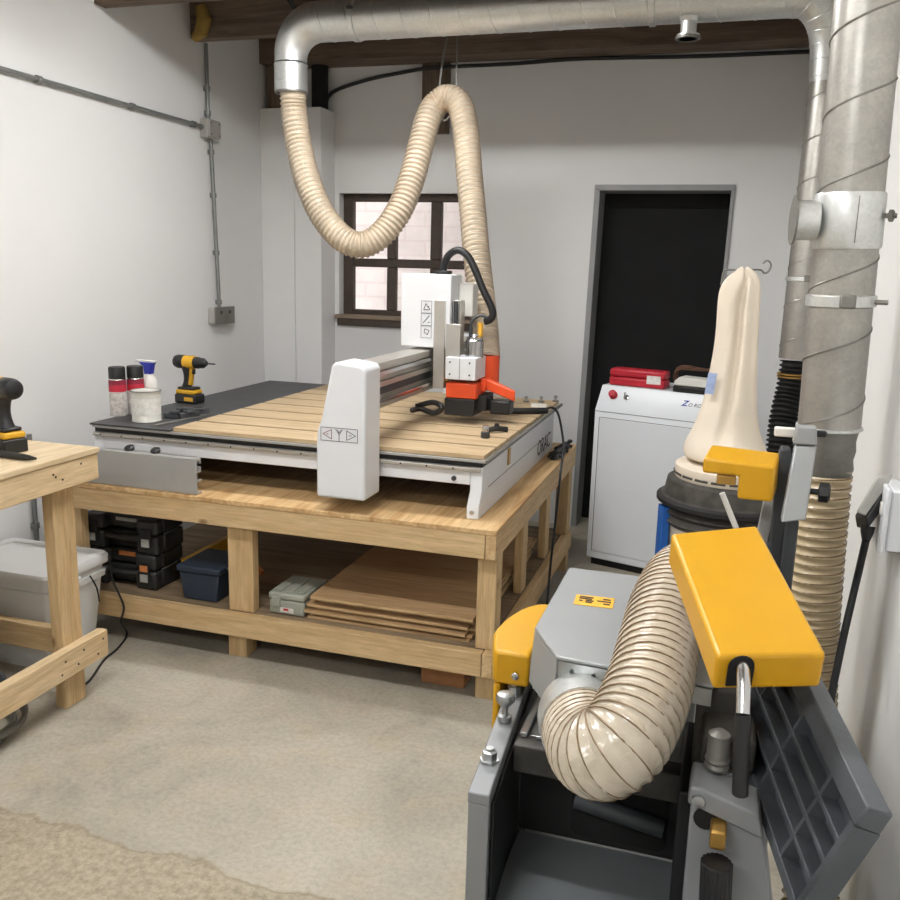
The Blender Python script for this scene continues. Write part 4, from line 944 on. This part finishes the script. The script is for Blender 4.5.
# belt guard
zt = .97
plan = [(-.304, 1.235), (-.248, 1.235), (-.248, 1.455)]
for k in range(11):
    a = PI/2+k/10*PI/2; plan.append((-.262+.060*math.cos(a), 1.30+.155*math.sin(a)))
part('belt_guard', MB().prism([(x, y, .915) for x, y in plan], (0, 0, zt-.915)), 'yellow', t, .006, label='yellow belt guard', seg=3)
part('belt_guard_skirt', B(-.3035, -.2925, 1.2355, 1.42, .72, .9145), 'yellow', t, .004)
part('guard_screw', MB().lathe([(.006, 0), (.006, .004), (.003, .006)], (-.268, 1.2345, .934), (0, -1, 0), 12), 'steel', t)
# dust hood
def hz(x, y): return .985+(y-1.08)*.20
A = [(-.235, 1.488), (-.236, 1.206), (-.187, 1.119), (.02, 1.105), (.02, 1.488)]
ztop = lambda y: 1.03
top = [Vector((x, y, ztop(y))) for x, y in A]
hd = MB()
th = Vector((0, 0, -.006)); hd.hexa([p+th for p in top], top)
part('hood_top', hd, 'hood', t, .002)
ck = [Vector((-.236, 1.206, 1.0239)), Vector((-.187, 1.119, 1.0239)), ay(553, 700, 1.122), ay(547, 708, 1.132), ay(529, 681, 1.20), ay(531, 660, 1.204)]
part('hood_cheek', MB().hexa(ck, [p+Vector((.003, .0025, 0)) for p in ck]), 'hood', t)
part('hood_side', B(-.236, -.232, 1.209, 1.488, .93, 1.0238), 'hood', t)
part('hood_back', B(-.231, .02, 1.483, 1.487, .93, 1.0238), 'hood', t)
part('hood_hem', MB().prism([(-.184, 1.1185, 1.0), (-.184, 1.1185, 1.0235), (.018, 1.104, 1.0235), (.018, 1.104, 1.0)], (0, .003, 0)), 'zinc', t)
for k in range(3): part('hem_rivet', MB().cyl((-.165+.03*k, 1.114-.002*k, 1.012), (-.165+.03*k, 1.1165-.002*k, 1.012), .003, 8), 'darkgrey', t)
# funnel under the hem to the round port
pc = ad(580, 716, 1.195); pa = (ad(586, 737, 1.115)-pc).normalized()
rr = []
pu = Vector((1, 0, 0)); pu = (pu-pa*pu.dot(pa)).normalized(); pv = pa.cross(pu)
circ = [pc+(pu*math.cos(a*PI/16)+pv*math.sin(a*PI/16))*.051 for a in range(32)]
def sqpt(a):
    c, s = math.cos(a), math.sin(a); m = max(abs(c), abs(s)); return c/m, s/m
rect = []
for a in range(32):
    c, s = sqpt(a*PI/16); rect.append(Vector((-.11+.07*c, 1.24, .975-.045*s)))
part('hood_funnel', MB().hexa(rect, circ), 'galvdull', t)
part('hose_collar', MB().tube([pc-pa*.02, pc+pa*.0, pc+pa*.012, pc+pa*.03, pc+pa*.056], [.054, .0575, .056, .0575, .0565], 32), 'galv', t)
# hose loop
hs_pts = [pc+pa*.045, pc+pa*.075]+[ad(*p) for p in ((592, 749, 1.07), (603, 753, 1.045), (620, 743, 1.04), (637, 716, 1.07), (650, 682, 1.12), (659, 642, 1.20), (668, 604, 1.30), (682, 578, 1.40), (700, 572, 1.52), (718, 580, 1.68))]+[Vector((.035, 2.1, .84)), Vector((.04, 2.5, .62)), Vector((.045, 2.85, .56)), Vector((.045, 3.03, .56))]
h = thing('planer_hose', 'thick clear ribbed hose curving from the planer hood up behind the yellow guard', 'hose', ad(600, 750, 1.03))
hose(h, hs_pts, .0525, .0175, .0035, 'hoseclear', 'darkwire', .0012, 40)
# cutter table, chamber and thicknesser bed
part('outfeed_lip', B(-.244, .0, 1.128, 1.162, .838, .882), 'dusty', t, .003)
part('infeed_table', B(-.244, .0, 1.1625, 1.42, .84, .880), 'zinc', t, .002)
part('table_rail', MB().box(-.238, -.229, 1.15, 1.40, .8825, .890).box(-.216, -.206, 1.15, 1.40, .8825, .888), 'zinc', t, .001)
part('chamber_back', B(-.246, .03, 1.20, 1.215, .701, .83), 'rubber', t)
part('chamber_window', MB().prism([(-.165+x, 1.196, .712+z) for x, z in ((0, .008), (.008, 0), (.132, 0), (.14, .008), (.14, .082), (.132, .09), (.008, .09), (0, .082))], (0, .0035, 0)), 'matblack', t)
part('roller', MB().cyl((-.16, 1.19, .775), (-.03, 1.19, .755), .014, 16), 'darkgrey', t)
part('thicknesser_bed', B(-.246, .0, .55, 1.199, .66, .70), 'bedgrey', t, .004)
part('base_cabinet', B(-.25, .10, .60, 1.48, 0, .655), 'machgrey', t, .006)
part('right_column', B(-.012, .03, 1.06, 1.25, .70, .90), 'black', t, .004)
# right end block
part('end_block', MB().prism([(.004, .985, .66), (.135, .985, .66), (.098, .985, .86), (.080, .985, .935), (.004, .985, .935)], (0, .055, 0)), 'machgrey', t, .003)
part('block_ledge', MB().prism([(.0, .978, .936), (.080, .978, .910), (.088, .978, .908), (.080, .978, .938), (.015, .978, .958), (.002, .978, .958)], (0, .06, 0)), 'machgrey', t, .003)
part('block_screw', MB().lathe([(.0075, 0), (.0075, .004), (.004, .005)], (.012, .9775, .943), (0, -1, 0), 14), 'zinc', t)
part('lift_housing', MB().box(.01, .075, 1.06, 1.13, .94, .985).box(.0, .06, 1.12, 1.18, .9, 1.02), 'dusty', t, .006)
part('lift_screw', MB().lathe([(.013, 0), (.015, .004), (.013, .008), (.015, .012), (.013, .016), (.013, .045), (.006, .05)], (.03, 1.03, .959), (0, 0, 1), 18), 'greysteel', t)
part('knob_slot', MB().cyl((.022, .9835, .917), (.022, .9855, .917), .014, 16), 'matblack', t)
part('knob_arm', B(.028, .046, .955, .985, .898, .922), 'brass', t, .003)
kp = []
ns = 36
lo = []; hi = []
for k in range(ns):
    a = 2*PI*k/ns; r = .0185 if k % 2 else .0165; lo.append(Vector((.040+r*math.cos(a), .945+r*math.sin(a), .838))); hi.append(Vector((.038+r*math.cos(a), .945+r*math.sin(a), .891)))
part('lift_knob', MB().hexa(lo, hi), 'black', t, .001)
# cutter guard: tilted yellow box with a turned-down skirt, on its lever
g0 = ad(717, 656, .965); g1 = ad(827, 654, .965); b0 = ad(671, 533, 1.20); b1 = ad(757, 525, 1.21)
g1 = g0+(g1-g0); nrm = (g1-g0).cross(b0-g0).normalized()
if nrm.z < 0: nrm = -nrm
dnv = -nrm*.047
gb = MB().hexa([g0+dnv, g1+dnv, b1+dnv, b0+dnv], [g0, g1, b1, b0])
part('cutter_guard', gb, 'yellow', t, .005, label='large yellow cutter guard', seg=3)
fwd = (g0-b0).normalized(); sd = (g1-g0).normalized()
lx = ad(743, 671, .962)
mm = lambda a, b, n: lx+sd*a+dnv.normalized()*b+fwd*n
arch = [mm(-.0145, .026, 0), mm(.0145, .026, 0)]+[mm(.0145*math.cos(k*PI/10), -.0145*math.sin(k*PI/10), 0) for k in range(11)]
ofs = (g0-lx).dot(fwd)
part('guard_notch', MB().hexa([p+fwd*(ofs+.0005) for p in arch], [p+fwd*(ofs+.002) for p in arch]), 'matblack', t)
up_ = Vector((0, 0, 1)); lx = lx+fwd*(ofs+.012); q0 = lx; q1 = ad(743, 714, .945); q2 = ad(740, 796, .945)
part('lever_rod', MB().tube([q0-fwd*.02+Vector((0, 0, .002)), q0-fwd*.003, q0.lerp(q1, .3), q1], .0075, 16), 'steel', t)
part('lever_grip', MB().tube([q1, q2+(q1-q2)*.02, q2], [.0085, .0085, .007], 16), 'black', t)
# ribbed fence plank, leaning
p_t = ad(877, 810, .87)
ya, el = math.radians(13), math.radians(9)
Lv = Vector((-math.sin(ya)*math.cos(el), math.cos(ya)*math.cos(el), math.sin(el)))
Wv0 = Vector((-.32, 0, -.947)); Wv = (Wv0-Lv*Wv0.dot(Lv)).normalized()
Nv = Lv.cross(Wv).normalized()
if Nv.x > 0: Nv = -Nv                       # ribbed face looks to the left
def fp(l, w, n): return p_t+Lv*l+Wv*w+Nv*n
LEN, WID = .60, .158
def slab(l0, l1, w0, w1, n0, n1): return [fp(l0, w0, n0), fp(l1, w0, n0), fp(l1, w1, n0), fp(l0, w1, n0)], [fp(l0, w0, n1), fp(l1, w0, n1), fp(l1, w1, n1), fp(l0, w1, n1)]
part('table_flange', MB().hexa(*slab(0, LEN, 0, .027, -.018, .010)), 'fence', t, .002)
part('table_plate', MB().hexa(*slab(.0101, LEN-.0101, .0271, WID-.0121, -.018, -.012)), 'fence', t)
part('table_flange', MB().hexa(*slab(0, LEN, WID-.012, WID, -.018, .010)), 'fence', t, .001)
for l in (0, LEN-.010): part('table_end', MB().hexa(*slab(l, l+.010, .0271, WID-.0121, -.018, .010)), 'fence', t)
wch = (WID-.0392)/4
for k in range(1, 4):
    w = .0271+wch*k; part('long_rib', MB().hexa(*slab(.0101, LEN-.0101, w-.003, w+.003, -.0119, .0092)), 'fence', t, .001)
for l in (.075, .18, .285, .39, .495):
    for k in range(4): part('cross_rib', MB().hexa(*slab(l-.003, l+.003, .0272+wch*k+(.0031 if k else 0), .0270+wch*(k+1)-(.0031 if k < 3 else 0), -.0119, .008)), 'fence', t)
# rear cluster: far guard, fence post and clamps
fy = 1.77
z1 = 1.205
part('far_guard', MB().prism([(-.028, 1.74, 1.165), (-.028, 1.74, 1.196), (.105, 1.74, 1.19), (.105, 1.74, 1.12), (.04, 1.74, 1.12), (.04, 1.74, 1.165)], (.012, .085, .012)), 'yellow', t, .006, label='small yellow end guard', seg=3)
part('guard_slot', B(-.0, .036, 1.745, 1.80, 1.145, 1.164), 'brass', t, .003)
part('fence_post', MB().prism([(.118, 1.80, .66), (.150, 1.80, .66), (.140, 1.80, 1.19), (.132, 1.80, 1.215), (.115, 1.80, 1.215), (.110, 1.80, 1.19)], (0, .04, 0)).box(.135, .16, 1.78, 1.80, .66, 1.08), 'darkgrey', t, .004)
b = [ad(795, 447, 1.70), ad(817, 446, 1.70), ad(806, 520, 1.66), ad(781, 523, 1.66)]
part('fence_bracket', MB().hexa(b, [p+Vector((0, .03, 0)) for p in b]), 'hood', t, .003)
part('bracket_head', MB().hexa(*(lambda c: ([c+Vector((-.022, 0, 0)), c+Vector((.022, 0, 0)), c+Vector((.022, .03, 0)), c+Vector((-.022, .03, 0))], [c+Vector((-.018, 0, .035)), c+Vector((.018, 0, .035)), c+Vector((.018, .03, .035)), c+Vector((-.018, .03, .035))]))(ad(805, 445, 1.7))), 'hood', t, .003)
c = ad(812, 433, 1.72)
part('clamp_bar', B(c.x-.026, c.x+.026, c.y-.008, c.y+.008, c.z-.006, c.z+.006), 'black', t, .003)
part('clamp_stem', MB().cyl(c-Vector((.012, 0, .03)), c-Vector((.012, 0, 0)), .007, 10), 'steel', t)
c = ad(818, 492, 1.70)
part('fence_knob', MB().lathe([(.006, -.02), (.006, 0), (.02, .002), (.02, .018), (.014, .022)], c, (1, -.1, 0), 8), 'black', t)
c = ad(786, 432, 1.75)
part('white_clip', B(c.x-.022, c.x+.022, c.y-.01, c.y+.01, c.z-.009, c.z+.009), 'offwhite', t, .003)
b = [ad(770, 470, 1.82), ad(783, 470, 1.82), ad(765, 555, 1.78), ad(752, 555, 1.78)]
part('guard_arm', MB().hexa(b, [p+Vector((0, .012, 0)) for p in b]), 'alu', t, .002)
part('rear_table', B(-.2, .16, 1.5, 1.86, .60, .66), 'darkgrey', t, .004)
part('rear_base', B(-.18, .14, 1.485, 1.84, 0, .599), 'machgrey', t, .004)
# sticker on the hood
def ht(x, y): return Vector((x, y, ztop(y)+.0004))
stc = [ht(-.198, 1.315), ht(-.137, 1.318), ht(-.139, 1.362), ht(-.200, 1.358)]
part('warning_sticker', MB().hexa(stc, [p+Vector((0, 0, .0006)) for p in stc]), 'stick', t)
for x, y, l in ((-.193, 1.350, .022), (-.193, 1.343, .02), (-.192, 1.333, .006), (-.181, 1.336, .012), (-.181, 1.329, .01), (-.156, 1.350, .012), (-.164, 1.340, .022), (-.153, 1.330, .01)):
    p = ht(x, y)+Vector((0, 0, .001)); part('sticker_print', B(p.x, p.x+l, p.y-.002, p.y+.002, p.z, p.z+.0004), 'ink', t)

# ------------------------------------------------------------------ socket on the right wall
t = thing('plug_socket', 'white surface-mounted socket on the right wall with a grey plug in it', 'socket', (XR, 1.9, 1.0))
so = ax(900, 516, XR)
part('back_box', B(XR-.030, XR, so.y-.062, so.y+.055, so.z-.058, so.z+.062), 'white', t, .004)
part('face_plate', B(XR-.040, XR-.0305, so.y-.066, so.y+.059, so.z-.062, so.z+.066), 'white', t, .003)
part('switch', B(XR-.044, XR-.0401, so.y-.05, so.y-.035, so.z+.01, so.z+.035), 'offwhite', t, .002)
h = thing('power_plug', 'angled grey and black power plug in the white socket on the right wall', 'plug', (XR-.1, so.y, so.z))
D0 = 1.72
cv = [ad(*q, D0) for q in ((857, 512), (877, 477), (894, 474), (890, 483), (866, 516))]
off = ray(450, 450)
part('plug_cover', MB().hexa(cv, [p+off*.006 for p in cv]), 'galvbox', h, .003)
bd = [ad(*q, D0) for q in ((866, 517), (889, 485), (889, 502), (868, 530))]
part('plug_body', MB().hexa(bd, [p+off*.05 for p in bd]), 'black', h, .004)
pe = ad(868, 526, D0+.02)
q1 = ad(866, 540, D0+.02)
part('strain_relief', MB().tube([pe, pe.lerp(q1, .5), q1], [.014, .012, .008], 12), 'black', h)
part('plug_cord', MB().tube(spline([q1, ad(856, 583, 1.78), ad(845, 630, 1.77), ad(837, 668, 1.76), ad(831, 700, 1.75), ad(826, 760, 1.72), ad(824, 830, 1.7)], .02)[0], .0075, 10), 'cable', h)

# ------------------------------------------------------------------ daylight and rendering
w = bpy.data.worlds.new('sky'); SC.world = w; w.use_nodes = True
bg = w.node_tree.nodes['Background']; sk_ = w.node_tree.nodes.new('ShaderNodeTexSky'); sk_.sky_type = 'HOSEK_WILKIE'; sk_.turbidity = 8
bg.inputs[0].default_value = (1, .97, .97, 1); bg.inputs[1].default_value = 1.65
SC.view_settings.view_transform = 'Standard'; SC.view_settings.look = 'None'; SC.view_settings.gamma = 1; SC.view_settings.use_curve_mapping = False
SC.view_settings.exposure = 0.56
